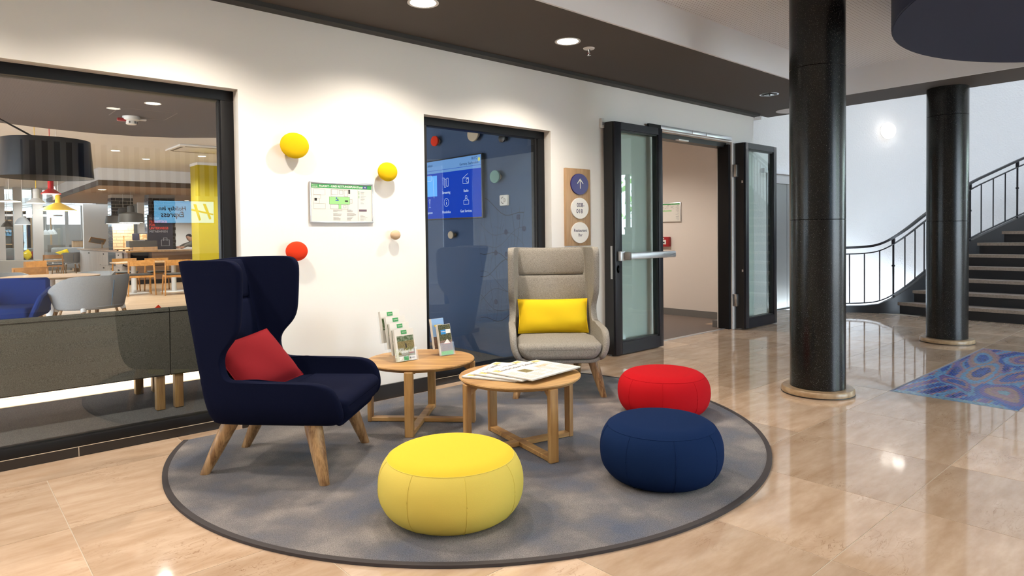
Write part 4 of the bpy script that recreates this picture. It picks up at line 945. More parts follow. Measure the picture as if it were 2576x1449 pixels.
# --- things on the slate blue wall
def on_blue(px, py): return at_x(px, py, BX)
a, c = on_blue(1222, 385), on_blue(1222, 548); tv_y1, tv_z1, tv_z0 = a.y, 2.137, 1.450; tvw = 1.205
tv = thing('wall_screen', 'wide flat screen showing a blue info menu on the slate wall', 'screen', (BX, tv_y1, tv_z0)); th = tv_z1 - tv_z0
box('housing', 'black', -.055, -.02, 0, tvw, 0, th, tv, r=.004); box('wall_mount', 'darkgrey', -.02, 0, .3, .9, .15, .5, tv)
scr = lambda nm, col, s=.9: emis(nm, col, s)
TVM = dict(blue=scr('screen_blue', (.012, .05, .42), 1.15), head=scr('screen_header', (.14, .28, .55), 1.2), tile=scr('screen_tile', (.12, .4, .9), 1.2), line=scr('screen_line', (.75, .85, 1), 1.0), dot=scr('screen_sun', (.75, .75, .2), .9), dark=scr('screen_dark', (.01, .03, .12), .8))
MT['scrline'] = TVM['line']; MT['scrdark'] = TVM['dark']
def tvr(nm, m, y0, y1, z0, z1, d=0.0): return MB().box(-.0565 - d, -.055, y0, y1, z0, z1).build(nm, TVM[m], tv)
tvr('display', 'blue', .014, tvw - .014, .014, th - .014); tvr('menu_header', 'head', .014, tvw - .014, th - .155, th - .014, .0006); tvr('menu_rule', 'blue', .014, tvw - .014, th - .125, th - .121, .001)
def tvt(y, z, s, size, m='scrline', sx=.9): return text('lettering', s, size, m, frameM((-.0578, y, z), (0, -1, 0), (0, 0, 1)), tv, sx=sx, depth=.0002)
tvt(.13, th - .045, '18.0°C', .042, 'scrdark'); tvt(.22, th - .092, 'Germany, Saarbrücken', .040, 'scrdark'); tvt(.98, th - .062, 'um lobby6', .040, 'scrdark')
sn = MB().lathe([(.02, 0), (.02, .001)], 16, Matrix.Translation((-.0565, .045, th - .062)) @ Matrix.Rotation(rad(-90), 4, 'Y')).build('weather_sun', TVM['dot'], tv)
tvr('active_tile', 'tile', .82, tvw - .014, .27, th - .18, .0008)
IC = MB()
def seg(pts, w=.004):
    for (ya, za), (yb, zb) in zip(pts, pts[1:]):
        d = Vector((0, yb - ya, zb - za)); n = Vector((0, -d.z, d.y)).normalized() * w / 2; A, B = Vector((-.0575, ya, za)), Vector((-.0575, yb, zb)); IC.quad(A - n, A + n, B + n, B - n)
def rc(y0, y1, z0, z1): seg([(y0, z0), (y1, z0), (y1, z1), (y0, z1), (y0, z0)])
zt, zb = th * .60, th * .27
rc(.23, .33, zt - .03, zt + .03); seg([(.33, zt + .03), (.24, zt + .075)]); seg([(.25 + .022 * cos(k), zt + .022 * sin(k)) for k in [i * .7 for i in range(10)]])
rc(.60, .63, zt - .04, zt + .05); rc(.645, .675, zt - .05, zt + .04); seg([(.66, zt + .05), (.70, zt + .06), (.70, zt - .03)])
rc(.23, .32, zb - .03, zb + .015); seg([(.275 + .016 * cos(k), zb + .05 + .016 * sin(k)) for k in [i * .7 for i in range(10)]]); seg([(.25, zb + .015), (.26, zb + .034), (.29, zb + .034), (.30, zb + .015)])
seg([(.64 + .045 * cos(k), zb + .005 + .045 * sin(k)) for k in [i * .45 for i in range(15)]]); seg([(.64, zb - .02), (.64, zb + .012)], .008); seg([(.64, zb + .022), (.64, zb + .03)], .008)
seg([(.985, zb + .05), (.97, zb), (.955, zb + .05), (.985, zb + .05)]); seg([(.97, zb), (.97, zb - .04), (.95, zb - .04), (.99, zb - .04)]); rc(.93, 1.03, zt + .04, zt + .10); seg([(.90, zt + .08), (.88, zt - .16)])
IC.build('menu_icons', TVM['line'], tv)
tvt(.275, th * .44, 'Radio', .042); tvt(.64, th * .44, 'Streaming', .042); tvt(.28, th * .12, 'Gast Services', .042); tvt(.64, th * .12, 'Hotelinfos', .042); tvt(.97, th * .12, 'Speisen', .042)
def blue_knob(label, px, py, dia, m):
    p = on_blue(px, py); k = thing('coat_peg', label, 'coat peg', (BX, p.y, p.z)); r = dia / 2; M = Matrix.Rotation(rad(-90), 4, 'Y') @ Matrix.Diagonal((.86, 1, 1, 1)); o = .07
    MB().lathe([(r * .45, 0), (r * .4, o * .6)], 20, M).build('stem', 'black' if m == 'black' else 'beech', k)
    MB().lathe([(r * .4, o * .5), (r * .9, o * .62), (r, o * .75), (r * .97, o * .95), (r * .6, o * 1.05), (.002, o * 1.08)], 30, M).build('head', m, k)
blue_knob('round red coat peg above the wall screen', 1104, 356, .14, 'redo'); blue_knob('large beige coat peg under the window head', 1201, 338, .19, 'beige'); blue_knob('small black coat peg near the window corner', 1274, 349, .10, 'black'); blue_knob('pale teal coat peg right of the wall screen', 1256, 445, .155, 'teal'); blue_knob('small beige coat peg below the wall screen', 1145, 591, .10, 'beige')
p = on_blue(1272, 504); ts = thing('thermostat', 'white square thermostat with round dial on the slate wall', 'thermostat', (BX, p.y, p.z))
box('housing', 'whitep', -.035, 0, -.06, .06, -.055, .055, ts, r=.010); Mx = Matrix.Translation((-.035, 0, 0)) @ Matrix.Rotation(rad(-90), 4, 'Y')
MB().lathe([(.022, 0), (.020, .010), (.004, .012)], 24, Mx).build('dial', 'whitep', ts)
dm = MB()
for a0_ in (20, 140, 260):
    P = [Vector((-.0358, .036 * cos(rad(a0_ + k * 10)), .036 * sin(rad(a0_ + k * 10)))) for k in range(9)]; Q = [Vector((-.0358, .028 * cos(rad(a0_ + k * 10)), .028 * sin(rad(a0_ + k * 10)))) for k in range(9)]
    for k in range(8): dm.quad(P[k], P[k + 1], Q[k + 1], Q[k])
dm.build('dial_marks', 'midgrey', ts)
# street map drawn in dark lines on the wall
mp_ = thing('wall_map', 'city map drawn in dark lines on the slate wall', 'wall map', (BX, 4.9, .3)); rnd = random.Random(11); ml = MB()
def street(pts, w):
    for (ya, za), (yb, zb_) in zip(pts, pts[1:]):
        d = Vector((0, yb - ya, zb_ - za)); n = Vector((0, -d.z, d.y)).normalized() * w / 2; A, B = Vector((-.002, ya, za)), Vector((-.002, yb, zb_)); ml.quad(A - n, A + n, B + n, B - n)
for k in range(9): z0 = .1 + k * .13; street([(-.1 + i * .07, z0 + .05 * sin(i * .7 + k) + .02 * i * (-1) ** k) for i in range(11)], rnd.choice((.003, .004, .007)))
for k in range(9): y0 = -.1 + k * .085; street([(y0 + .03 * sin(i + k * 1.7), .05 + i * .12) for i in range(11)], rnd.choice((.002, .003, .004)))
for k in range(22): y0, z0, an = rnd.uniform(-.05, .5), rnd.uniform(.1, 1.1), rnd.uniform(0, 3.1); street([(y0, z0), (y0 + .1 * cos(an), z0 + .1 * sin(an))], .0025)
ml.build('street_lines', mat('map_ink', (.010, .02, .045), .8), mp_)
for k in range(8):
    y0, z0 = rnd.uniform(-.1, .35), rnd.uniform(.25, 1.15); MB().lathe([(.028, 0), (.028, .002)], 18, Matrix.Translation((0, y0, z0)) @ Matrix.Rotation(rad(-90), 4, 'Y')).build('place_marker', mat('map_dot', (.016, .028, .085), .8) if 'map_dot' not in bpy.data.materials else bpy.data.materials['map_dot'], mp_)

# --- bench sofa close behind the big window
def bench_sofa(name, label, x0, x1, y0, m):
    s = thing(name, label, 'sofa', (x0, y0, 0)); L_ = x1 - x0
    bk = MB(); R = []
    for z, t, o in ((.255, .075, .0), (.265, .085, -.003), (.5, .085, -.01), (.735, .08, -.02), (.755, .065, -.022), (.762, .03, -.022)): R.append([Vector((x, y + o, z)) for x, y in ((0, .085 / 2 - t / 2), (L_, .085 / 2 - t / 2), (L_, .085 / 2 + t / 2), (0, .085 / 2 + t / 2))])
    bk.rings(R); bk.build('backrest', m, s); MB().rbox(.0, L_, .085, .74, .255, .43, .03, 3).build('seat', m, s); MB().tube([(.0, -.021, .738), (L_, -.021, .738)], .004, 6).build('piping', m, s)
    for x in (.06, L_ - .06):
        for y in (.045, .72): MB().rbox(x - .03, x + .03, y - .03, y + .03, 0, .258, .004, 1).build('leg', 'oak', s)
    return s
bench_sofa('lounge_sofa', 'long grey wool sofa seen from behind close to the window', -.75, 1.312, 5.345, 'greyd'); bench_sofa('lounge_sofa', 'grey wool sofa continuing past the navy wing chair behind the glass', 1.318, 3.2, 5.345, 'greyd')

# --- tub chairs
def tub_chair(label, loc, ang, m, w=.74, group=None, hb=.80, seam=True):
    c = thing('tub_chair', label, 'armchair', loc, ang, group); N = 28; hw = w / 2
    b = MB(); rows = []
    def prof(t):        # t -1..1 round the back; arms fall away to the front
        a = t * rad(128); return a
    zs = [.40, .415, .45, .52, .60, .68]
    for out in (0, 1):
        for k, f in enumerate((0, .06, .2, .45, .7, .9, 1.0)):
            ff = f if out == 0 else 1 - f; row = []
            for i in range(N + 1):
                t = -1 + 2 * i / N; a = t * rad(132); top = lerp(hb, hb - .185, ss(.38, 1, abs(t))); z = lerp(.40, top, ff)
                r = (hw - .05 + .05 * ff) * (1 if out == 0 else .90) * (1 - .06 * (1 - ff) ** 2); r -= .0 if 0 < ff < 1 else .012
                row.append(Vector((-cos(a) * r * 1.02, sin(a) * r * 1.06, z)))
            rows.append(row)
    n = N + 1; vs = [p for r in rows for p in r]; fs = [(k * n + i, k * n + i + 1, (k + 1) * n + i + 1, (k + 1) * n + i) for k in range(len(rows) - 1) for i in range(N)]
    K = len(rows); fs += [((K - 1) * n + i, (K - 1) * n + i + 1, i + 1, i) for i in range(N)]; fs += [tuple(k * n for k in range(K)), tuple(k * n + N for k in range(K))]
    b.add(vs, fs); b.build('shell', m, c, ang=60)
    MB().lathe([(hw * .80, .40), (hw * .88, .43), (hw * .86, .47), (hw * .5, .49), (.01, .49)], 32).build('seat_cushion', m, c)
    if seam:
        q = []
        for z in (.44, .55, .66, hb - .06): ff = (z - .40) / (hb - .40); r = (hw - .05 + .05 * ff) * (1 - .06 * (1 - ff) ** 2); q.append((-r * 1.025, 0, z))
        MB().tube(q, .006, 6).build('back_zip', mat('zip_blue_grey', (.12, .2, .3), .5) if 'zip_blue_grey' not in bpy.data.materials else bpy.data.materials['zip_blue_grey'], c)
    for sx in (-1, 1):
        for sy in (-1, 1):
            L_ = MB().cyl((sx * hw * .55, sy * hw * .62, .40), (sx * hw * .78, sy * hw * .80, 0), .026, .016, 12).build('leg', 'oakl', c); MB().cyl((sx * hw * .54, sy * hw * .61, .415), (sx * hw * .57, sy * hw * .635, .37), .034, .030, 12).build('leg_socket', 'whitep', L_)
    return c
p = at_d(226, 720, 8.4); tub_chair('heathered grey tub chair with oak legs in front of the round table', (p.x, p.y, 0), rad(118), 'greyl', .86, hb=.82)
p = at_d(222, 690, 10.6); tub_chair('grey tub chair showing only its back rim over the round table, beside the counter', (p.x, p.y, 0), rad(215), 'greyl', .74, hb=.74)
p = at_d(24, 690, 10.5); tub_chair('grey tub chair showing only its back rim over the round table, beside the bench', (p.x, p.y, 0), rad(-60), 'greyl', .74, hb=.74)
for lab, px, d, an in (('far grey tub chair beside the white counter, turned away', 178, 23.7, 100), ('far grey tub chair beside the white counter, seen from its side', 139, 24.5, 20)):
    p = at_d(px, 660, d); tub_chair(lab, (p.x, p.y, 0), rad(an), 'greyl', .62, hb=.80, seam=px > 150)
# blue lounge chair
def blue_chair(label, loc, ang):
    c = thing('lounge_chair', label, 'armchair', loc, ang)
    R = [[Vector((x, s * y, z)) for x, y, s, z in q] for q in ()]
    MB().add([(-.30, -.38, .34), (-.30, .38, .34), (-.42, .34, .78), (-.42, -.34, .78), (-.22, -.36, .34), (-.22, .36, .34), (-.33, .33, .79), (-.33, -.33, .79)], [(0, 1, 2, 3), (4, 7, 6, 5), (0, 4, 5, 1), (3, 2, 6, 7), (0, 3, 7, 4), (1, 5, 6, 2)]).build('backrest', 'blue', c).modifiers.new('b', 'BEVEL').width = .03
    for s in (-1, 1):
        m = MB().add([(-.32, s * .34, .32), (.34, s * .36, .32), (.36, s * .48, .60), (-.30, s * .42, .66), (-.32, s * .27, .32), (.34, s * .29, .32), (.36, s * .42, .60), (-.30, s * .34, .68)], [(0, 1, 2, 3), (4, 7, 6, 5), (0, 4, 5, 1), (3, 2, 6, 7), (0, 3, 7, 4), (1, 5, 6, 2)]).build('armrest', 'blue', c); m.modifiers.new('b', 'BEVEL').width = .02
    MB().rbox(-.28, .36, -.30, .30, .32, .46, .035, 3).build('seat_cushion', 'blue', c)
    for x in (-.24, .28):
        for y in (-.26, .26): MB().cyl((x, y, .32), (x * 1.15, y * 1.15, 0), .022, .015).build('leg', 'oakl', c)
p = at_d(20, 750, 8.1); blue_chair('cobalt blue lounge chair facing the window in front of the round table', (p.x, p.y, 0), rad(-112))

# --- round table
p = at_d(126, 700, 9.6); rt = thing('round_table', 'round pale wood table on a white pedestal behind the sofa', 'table', (p.x, p.y, 0))
MB().lathe([(.60, .715), (.625, .725), (.625, .742), (.60, .745)], 56).build('table_top', 'oakp', rt); MB().lathe([(.062, .012), (.062, .715)], 28).build('pedestal', 'whitep', rt); MB().lathe([(.28, 0), (.28, .008), (.07, .014)], 36).build('foot_disc', 'whitep', rt)

# --- dining chairs
def dining_chair(label, loc, ang, group=None, pad=True):
    c = thing('dining_chair', label, 'chair', loc, ang, group)
    B = [(-.20 - .035 * cos(t) + .03, .27 * sin(t)) for t in [rad(-80 + 16 * i) for i in range(11)]]
    R = [[Vector((x * 1.0 - .03, y, z)) for x, y in B] + [Vector((x + .0 - .005, y * .93, z)) for x, y in reversed(B)] for z in (.665, .69, .775, .79)]
    MB().rings(R).build('backrest', 'chairwood', c)
    for s in (-1, 1):
        MB().cyl((-.215, s * .245, .76), (-.25, s * .27, 0), .019, .014, 10).build('leg', 'chairwood', c); MB().cyl((.20, s * .225, .44), (.235, s * .25, 0), .019, .014, 10).build('leg', 'chairwood', c)
        MB().bar([(-.22, s * .245, .425), (.20, s * .222, .425)], .022, .045).build('seat_rail', 'chairwood', c)
    MB().bar([(-.215, -.24, .425), (-.215, .24, .425)], .022, .045).build('seat_rail', 'chairwood', c)
    MB().rbox(-.20, .23, -.225, .225, .445, .485, .018, 2).build('seat_pad', 'darkgrey', c); return c
def at_floor(px, py): q = at_z(px, py, 0); return (q.x, q.y, 0)
q1 = at_floor(321.7, 746.8); q2 = at_floor(393, 742); cx = (q1[0] + q2[0]) / 2; cy = (q1[1] + q2[1]) / 2
dc = dining_chair('amber wood dining chair with dark seat pad nearest the counter table', (cx + .02, cy + .25, 0), rad(86))
p = at_z(452, 742, 0); copy_tree(dc, (p.x, p.y + .25, 0), rad(86), 'amber wood dining chair partly hidden by the navy wing chair')
for lab, px, d, a in (('amber wood dining chair across the counter table', 318, 15.9, -92), ('amber wood dining chair across the second counter table', 400, 15.9, -92)):
    p = at_d(px, 700, d); copy_tree(dc, (p.x, p.y, 0), rad(a), lab)
p = at_d(70, 680, 11.7); copy_tree(dc, (p.x, p.y, 0), rad(95), 'amber wood dining chair behind the round table')
p = at_d(135, 660, 21); copy_tree(dc, (p.x, p.y, 0), rad(80), 'far amber wood dining chair beside the grey bench')
p = at_z(345, 739, 0); t = thing('dining_table', 'long wood dining table on two white pedestals before the counter', 'table', (p.x, p.y + .14, 0)); MB().rbox(-.45, 1.45, -.36, .36, .70, .735, .01, 2).build('table_top', 'oakp', t)
for x in (-.03, .82): MB().lathe([(.055, .012), (.055, .70)], 20, Matrix.Translation((x, 0, 0))).build('pedestal', 'whitep', t); MB().lathe([(.30, 0), (.30, .008), (.06, .014)], 32, Matrix.Translation((x, 0, 0))).build('foot_disc', 'whitep', t)
# grey bench at mid distance
p0, p1 = at_d(-40, 652, 13.5), at_d(112, 652, 13.5)
gb = thing('wall_bench', 'long grey upholstered bench with a wooden end panel', 'bench', (p0.x, p0.y, 0)); L_ = (p1 - p0).to_2d().length; gb.rotation_euler = (0, 0, math.atan2(p1.y - p0.y, p1.x - p0.x))
MB().rbox(0, L_ - .05, -.05, .05, .30, .86, .03, 2).build('backrest', 'grey', gb); MB().rbox(0, L_ - .05, -.50, -.05, .34, .47, .03, 2).build('seat', 'grey', gb); MB().box(L_ - .05, L_, -.52, .06, 0, .84).build('end_panel', 'chairwood', gb); MB().box(0, L_ - .05, -.46, .04, 0, .33).build('plinth', 'oakp', gb)
# ------------------------------------------------------------------ lamps in the restaurant
sl = at_d(117, 400, 5.2); al = thing('arc_lamp', 'arc floor lamp with a wide black drum shade above the sofa', 'floor lamp', (sl.x, sl.y, 0)); z0, z1 = sl.z - .15, sl.z + .145
MB().lathe([(.318, z0), (.298, z1)], 64, cap0=False, cap1=False).build('shade', mat('black_ribbed_shade', (.002, .003, .007), .28, spec=.4), al)
MB().lathe([(.315, z0 + .002), (.295, z1 - .002)], 64, cap0=False, cap1=False).build('shade_lining', 'midgrey', al); MB().lathe([(.296, z1 - .012), (.02, z1 - .010)], 48).build('shade_top', 'black', al)
rod = [(-.06 - 1.45 * t, .25 * t, z1 + .01 + .46 * sin(t * pi * .62)) for t in [i / 16 for i in range(13)]]
MB().tube([(0, 0, z1 - .01)] + rod, .007, 8).build('arc_rod', 'black', al); e = rod[-1]; MB().tube([e, (e[0] - .25, e[1] + .05, e[2] - .35), (e[0] - .35, e[1] + .07, 1.0), (e[0] - .38, e[1] + .08, .02)], .009, 8).build('stand', 'black', al); MB().lathe([(.2, 0), (.2, .02)], 32, Matrix.Translation((e[0] - .38, e[1] + .08, 0))).build('foot', 'black', al)

def pendant(label, px, py, dep, prof, m, up=RCZ, power=14, group=None, lens='lampdim', cord='whitep'):
    p = at_d(px, py, dep); t = thing('pendant_lamp', label, 'pendant lamp', p, group=group); MB().lathe(prof, 32, cap0=False).build('shade', m, t)
    r = prof[0][0]; MB().lathe([(r * .93, .004), (r * .9, .012)], 32).build('diffuser', lens, t); top = prof[-1][1]; MB().cyl((0, 0, top), (0, 0, up - p.z), .0045, n=6).build('cord', cord, t)
    if power: lamp_light('bulb', t, 'POINT', (0, 0, -.05), power, (1, .85, .65), .05)
    return t
cone = lambda r, h, nk, nh: [(r, 0), (r * .985, .012), (nk * 1.05, h), (nk, h + .012), (nk, h + nh), (nk * .7, h + nh + .02), (.006, h + nh + .025)]
lr = mat('lacquer_red', (.65, .015, .02), .35); ly = mat('lacquer_yellow', (.85, .58, .06), .35); lw = mat('lacquer_pale_grey', (.55, .56, .57), .4); lb = mat('lacquer_grey_blue', (.45, .52, .6), .4)
pendant('small red bell pendant lamp over the round table', 128, 488, 9.3, cone(.118, .075, .036, .13), lr, cord=lr); pendant('wide yellow cone pendant lamp over the round table', 146, 530, 10.0, cone(.245, .12, .034, .10), ly); pendant('pale grey bell pendant lamp over the round table', 91, 511, 9.8, cone(.118, .075, .04, .12), lw, cord=ly)
dome = lambda r, h: [(r, 0), (r * .88, h * .3), (r * .6, h * .7), (r * .25, h * .95), (.012, h), (.012, h * 1.35)]
pendant('pale blue dome pendant lamp behind the grey one', 57, 565, 14.0, dome(.145, .17), lb, power=8)
pendant('dark dome pendant lamp hanging before the bookcase', 18, 571, 18.0, dome(.14, .15), 'darkgrey', power=6); 
for lab, px, py in (('small white pendant lamp in the close cluster of three before the grey lounge wall', 115, 591), ('small white pendant lamp in the close cluster of three before the grey lounge wall', 126, 590), ('small white pendant lamp in the close cluster of three before the grey lounge wall', 134, 589)): pendant(lab, px, py, {115: 24.4, 126: 25.2, 134: 26.0}[px], dome(.135, .19), 'whitep', power=5, group='cluster of small white pendants')
pendant('pale saucer-shaped pendant lamp near the lounge screen posts', 22, 508, 13, [(.21, 0), (.12, .03), (.02, .045)], 'whitep', power=8)

# recessed lights, smoke detector and air cassette
def rd(lab, px, py, z, power, r=.085, **k): p = at_z(px, py, z); return downlight(lab, p.x, p.y, z, power=power, r=r, spot=150, **k)
RW = dict(col=(1, .96, .91))
rd('lit round downlight in the restaurant soffit beside the smoke detector', 385, 260, SOF, 90, **RW)
rd('lit round downlight in the white restaurant ceiling nearest the drum shade', 291, 379, RCZ, 230, **RW); rd('lit round downlight in the white restaurant ceiling before the bulkhead', 367, 400, RCZ, 230, **RW); rd('lit round downlight in the white restaurant ceiling above the mustard pillar', 508, 393, RCZ, 230, **RW)
for k, (x, y) in enumerate(((-1.5, 14), (1.5, 19), (-.5, 24), (3, 26), (6.5, 15), (6.7, 24.6), (-3, 10))): downlight(('lit round downlight over the bench', 'lit round downlight over the middle aisle', 'lit round downlight over the aisle behind the bench', 'lit round downlight over the counter end', 'lit round downlight behind the mustard pillar', 'added fill downlight in the bay behind the brick pillars', 'lit round downlight near the arc lamp foot')[k], x, y, 2.564 if k == 5 else RCZ, power=240, r=.085, spot=150, **RW)  # the bay downlight is added to brighten the wall behind the counter
p = at_z(330, 293, SOF); sd = thing('smoke_detector', 'white smoke detector with a red beacon on the restaurant soffit', 'smoke detector', (p.x, p.y, SOF))
MB().lathe([(.05, -.105), (.062, -.10), (.062, -.06), (.095, -.045), (.10, -.02), (.10, 0)], 28).build('body', 'whitep', sd)
gr_ = MB()
for i in range(6): a = 2 * pi * i / 6; gr_.box(.0625 * cos(a) - .008, .0625 * cos(a) + .008, .0625 * sin(a) - .008, .0625 * sin(a) + .008, -.092, -.066)
gr_.build('vents', 'midgrey', sd); MB().rbox(-.16, -.06, -.03, .03, -.07, -.03, .012).build('beacon', 'redp', sd); MB().box(.09, .17, -.03, .03, -.04, -.025).build('bracket', 'whitep', sd)
p0, p1, p2 = at_z(428, 374, RCZ), at_z(560, 378, RCZ), at_z(415, 380, RCZ); ac = thing('air_cassette', 'square white air conditioning cassette in the restaurant ceiling', 'air conditioner', (p0.x, p0.y - .0, RCZ))
MB().rbox(-.05, .95, -.85, .15, -.036, -.001, .01).build('panel', 'whitep', ac); 
for a in ((.06, .84, .04, .09), (.06, .84, -.79, -.74), (.0, .05, -.70, .0), (.85, .90, -.70, .0)): MB().box(a[0], a[1], a[2], a[3], -.039, -.033).build('slot', 'midgrey', ac)
p = at_z(360, 287, SOF); hatch = thing('ceiling_hatch', 'square inspection hatch in the restaurant soffit', 'hatch', (p.x, p.y, SOF)); 
for a in ((-.32, .32, -.32, -.313), (-.32, .32, .313, .32), (-.32, -.313, -.32, .32), (.313, .32, -.32, .32)): MB().box(a[0], a[1], a[2], a[3], -.003, 0).build('edge_strip', 'midgrey', hatch)
MB().box(-.31, .31, -.31, .31, -.0015, 0).build('panel', bpy.data.materials['plum_grey_paint'], hatch)

# ------------------------------------------------------------------ counter and what stands round it
yc = thing('pillar', 'square mustard yellow pillar just inside the window frame', 'pillar', (4.60, 15.98, 0)); MB().box(0, .95, 0, .56, 0, RCZ - .06).build('shaft', 'ycol', yc); MB().box(-.012, .962, -.012, .572, RCZ - .06, RCZ - .001).build('cap', 'white', yc)
# ceiling drop over the counter
bk = MB(); bk.box(3.07, 13.8, 18.5, 28, 2.70, RCZ - .001); bk.build('ceiling_bulkhead', 'white', kind='structure', smooth=False)
box('ceiling_bulkhead_band', mat('brown_band', (.10, .07, .05), .7), 3.06, 13.8, 18.48, 28.0, 2.57, 2.70, kind='structure'); box('ceiling_bulkhead_underside', mat('taupe_soffit', (.42, .33, .27), .8), 3.08, 13.8, 18.5, 28, 2.565, 2.571, kind='structure')
for k, (px, py) in enumerate(((257, 477), (490, 487))): p = at_z(px, py, 2.565); downlight(('lit round downlight under the bulkhead at its corner', 'lit round downlight under the bulkhead behind the pillar')[k], p.x, p.y, 2.565, power=120, r=.10, spot=150)
KX, KY = 4.03, 20.45
wt_ = thing('worktop', 'pale oak worktop running along both sides of the breakfast counter', 'worktop', (KX, KY, .89)); b = MB(); b.box(-.04, .75, -.04, 8.0, 0, .045); b.box(.75, 6.5, -.04, .75, 0, .045); b.build('slab', 'oakp', wt_); MB().box(-.042, .75, -.045, -.04, .0, .045).build('edge_band', 'oakx', wt_)
whitew = wood('white_oiled_wood', (.62, .56, .50), (.52, .46, .41), 'Z', .5, 5)
def cabinet(label, y0, y1, kind):
    c = thing('counter_cabinet', label, 'cabinet', (KX, KY + y0, 0)); w = y1 - y0; MB().box(.01, .6, .003, w - .003, .0, .885).build('body', whitew, c)
    def door(a, e, z0, z1, knobs):
        d = MB().box(-.012, .01, a + .004, e - .004, z0, z1).build('door', whitew, c)
        for k in knobs: MB().lathe([(.02, 0), (.02, .018)], 12, Matrix.Translation((-.012, k, z1 - .07)) @ Matrix.Rotation(rad(-90), 4, 'Y')).build('knob', 'black', d)
    if kind == 'tall': door(0, w / 2, .02, .87, [w / 2 - .07]); door(w / 2, w, .02, .87, [w / 2 + .07])
    elif kind == 'split': door(0, w, .46, .87, [w / 2]); door(0, w / 2, .02, .44, [w / 2 - .06]); door(w / 2, w, .02, .44, [w / 2 + .06])
    else:
        door(0, w / 2, .02, .44, [w / 2 - .06]); door(w / 2, w, .02, .44, [w / 2 + .06]); MB().box(-.014, .0, .04, w - .04, .48, .86).build('dark_niche_panel', 'darkgrey', c)  # flat dark panel stands in for the shade inside a niche
cabinet('white wood counter cabinet with one knobbed front at the corner', .66, 1.5, 'split'); cabinet('white wood counter cabinet with a dark panel as its open niche', 1.5, 2.6, 'niche'); cabinet('white wood counter cabinet with one drawer above two doors', 2.6, 3.9, 'split'); cabinet('white wood counter cabinet with two tall doors at the far end', 3.9, 7.6, 'tall')
sh = thing('counter_shelf_unit', 'brown wood counter front with dark open shelves of plates', 'shelf unit', (KX, KY, 0))
MB().box(.62, 6.4, .05, .7, .0, .885).build('carcass', wood('brown_counter_wood', (.26, .16, .10), (.19, .115, .07), 'X', .5, 4), sh); MB().box(.0, 6.4, -.0, .05, .0, .52).build('lower_front', bpy.data.materials['brown_counter_wood'], sh)
for x in (.0, 1.85, 3.7, 5.5): MB().box(x, x + .07, -.01, .62, .5, .885).build('divider', bpy.data.materials['brown_counter_wood'], sh)
MB().box(.0, 6.4, .5, .62, .52, .885).build('back_board', 'black', sh); MB().box(.0, 6.4, .0, .5, .50, .53).build('shelf', bpy.data.materials['brown_counter_wood'], sh); MB().box(.02, 6.4, -.005, .01, .0, .12).build('toe_kick', 'black', sh)
for k, (x, n) in enumerate(((.35, 7), (.85, 6), (1.4, 10), (2.3, 6), (2.9, 8))):
    pl = thing('plate_stack', ('stack of white plates at the counter corner', 'second stack of white plates on the counter shelf', 'tall stack of white plates beside the shelf divider', 'stack of white plates just past the shelf divider', 'last stack of white plates on the shelf')[k], 'plates', (KX + x, KY + .25, .531), group='plate stacks on the counter shelf')
    for i in range(n): MB().lathe([(.08, i * .018), (.15, i * .018 + .012), (.15, i * .018 + .016)], 24).build('plate', 'whitep', pl)

def brick_pillar(label, x0, x1, y0, y1, z0, z1, front, joint='brickj', bw=.16, bh=.085, split=None):
    c = thing('brick_pillar', label, 'pillar', (x0, y0, z0)); W_, D_, H_ = x1 - x0, y1 - y0, z1 - z0; MB().box(.006, W_ - .006, .006, D_, 0, H_).build('core', joint, c)
    mf = {}
    def brick(sz, m):
        k = (round(sz[0], 3), round(sz[1], 3), round(sz[2], 3), m)
        if k not in mf:
            o = MB().rbox(0, sz[0], 0, sz[1], 0, sz[2], .004, 1).build('brick', m, c); mf[k] = o.data; return o
        return link('brick', mf[k], c)
    rows = int(H_ / bh)
    for j in range(rows):
        z = j * bh; x = -(bw / 2 if j % 2 else 0)
        while x < W_ - .01:
            a = max(0, x) + .005; e = min(W_, x + bw) - .005
            m = front if split is None or z0 + z < split[0] else split[1]
            if e - a > .02: o = brick((e - a, .02, bh - .012), m); o.location = (a, -.012, z + .006)
            x += bw
        for i in range(2): o = brick((.02, D_ / 2 - .01, bh - .012), 'brickb'); o.location = (-.012, i * D_ / 2 + .005, z + .006)
    return c
brick_pillar('brick tiled pillar with lamp glow painted below its hood lamps', 3.96, 4.52, 22.0, 22.5, .935, 2.565, 'bricklit', split=(1.78, 'brickd'), bw=.20, bh=.096)  # lower bricks coloured pale and warm: the hood lamps' light is painted in
brick_pillar('dark glazed brick pillar behind the breakfast sign', 4.84, 5.56, 21.6, 22.1, .935, 2.565, 'brickd', joint='midgrey', bw=.20, bh=.096)
# breakfast sign panel
a, e = at_y(370, 540, 21.45), at_y(436, 627, 21.45); bs = thing('sign_panel', 'dark panel with red lettering and a shopping bag outline on the counter', 'sign', (a.x, 21.45, .936)); W_, H_ = e.x - a.x, a.z - .936
MB().rbox(0, W_, 0, .03, 0, H_, .004, 1).build('panel', mat('sign_night_blue', (.012, .012, .028), .4), bs)
MT['sred'] = mat('sign_red', (.55, .035, .02), .5); MT['sgrey'] = mat('sign_grey', (.30, .32, .36), .5)
for s, z, m, bo in (('IN DER', .86, 'sgrey', 0), ('FRÜHSTÜCK', .73, 'sred', .0025), ('FÜR', .60, 'sred', .0025), ('UNTERWEGS', .47, 'sred', .0025), ('MITNEHMEN', .34, 'sgrey', 0)):
    z = .40 + (z - .34) * .72
    text('lettering', s, .10, m, frameM((.05, -.002, z * H_ + .12), (1, 0, 0), (0, 0, 1)), bs, 'LEFT', bold=bo, sx=.86)
bg_ = MB(); X0, Z0, s_ = W_ * .52, H_ * .10, .23
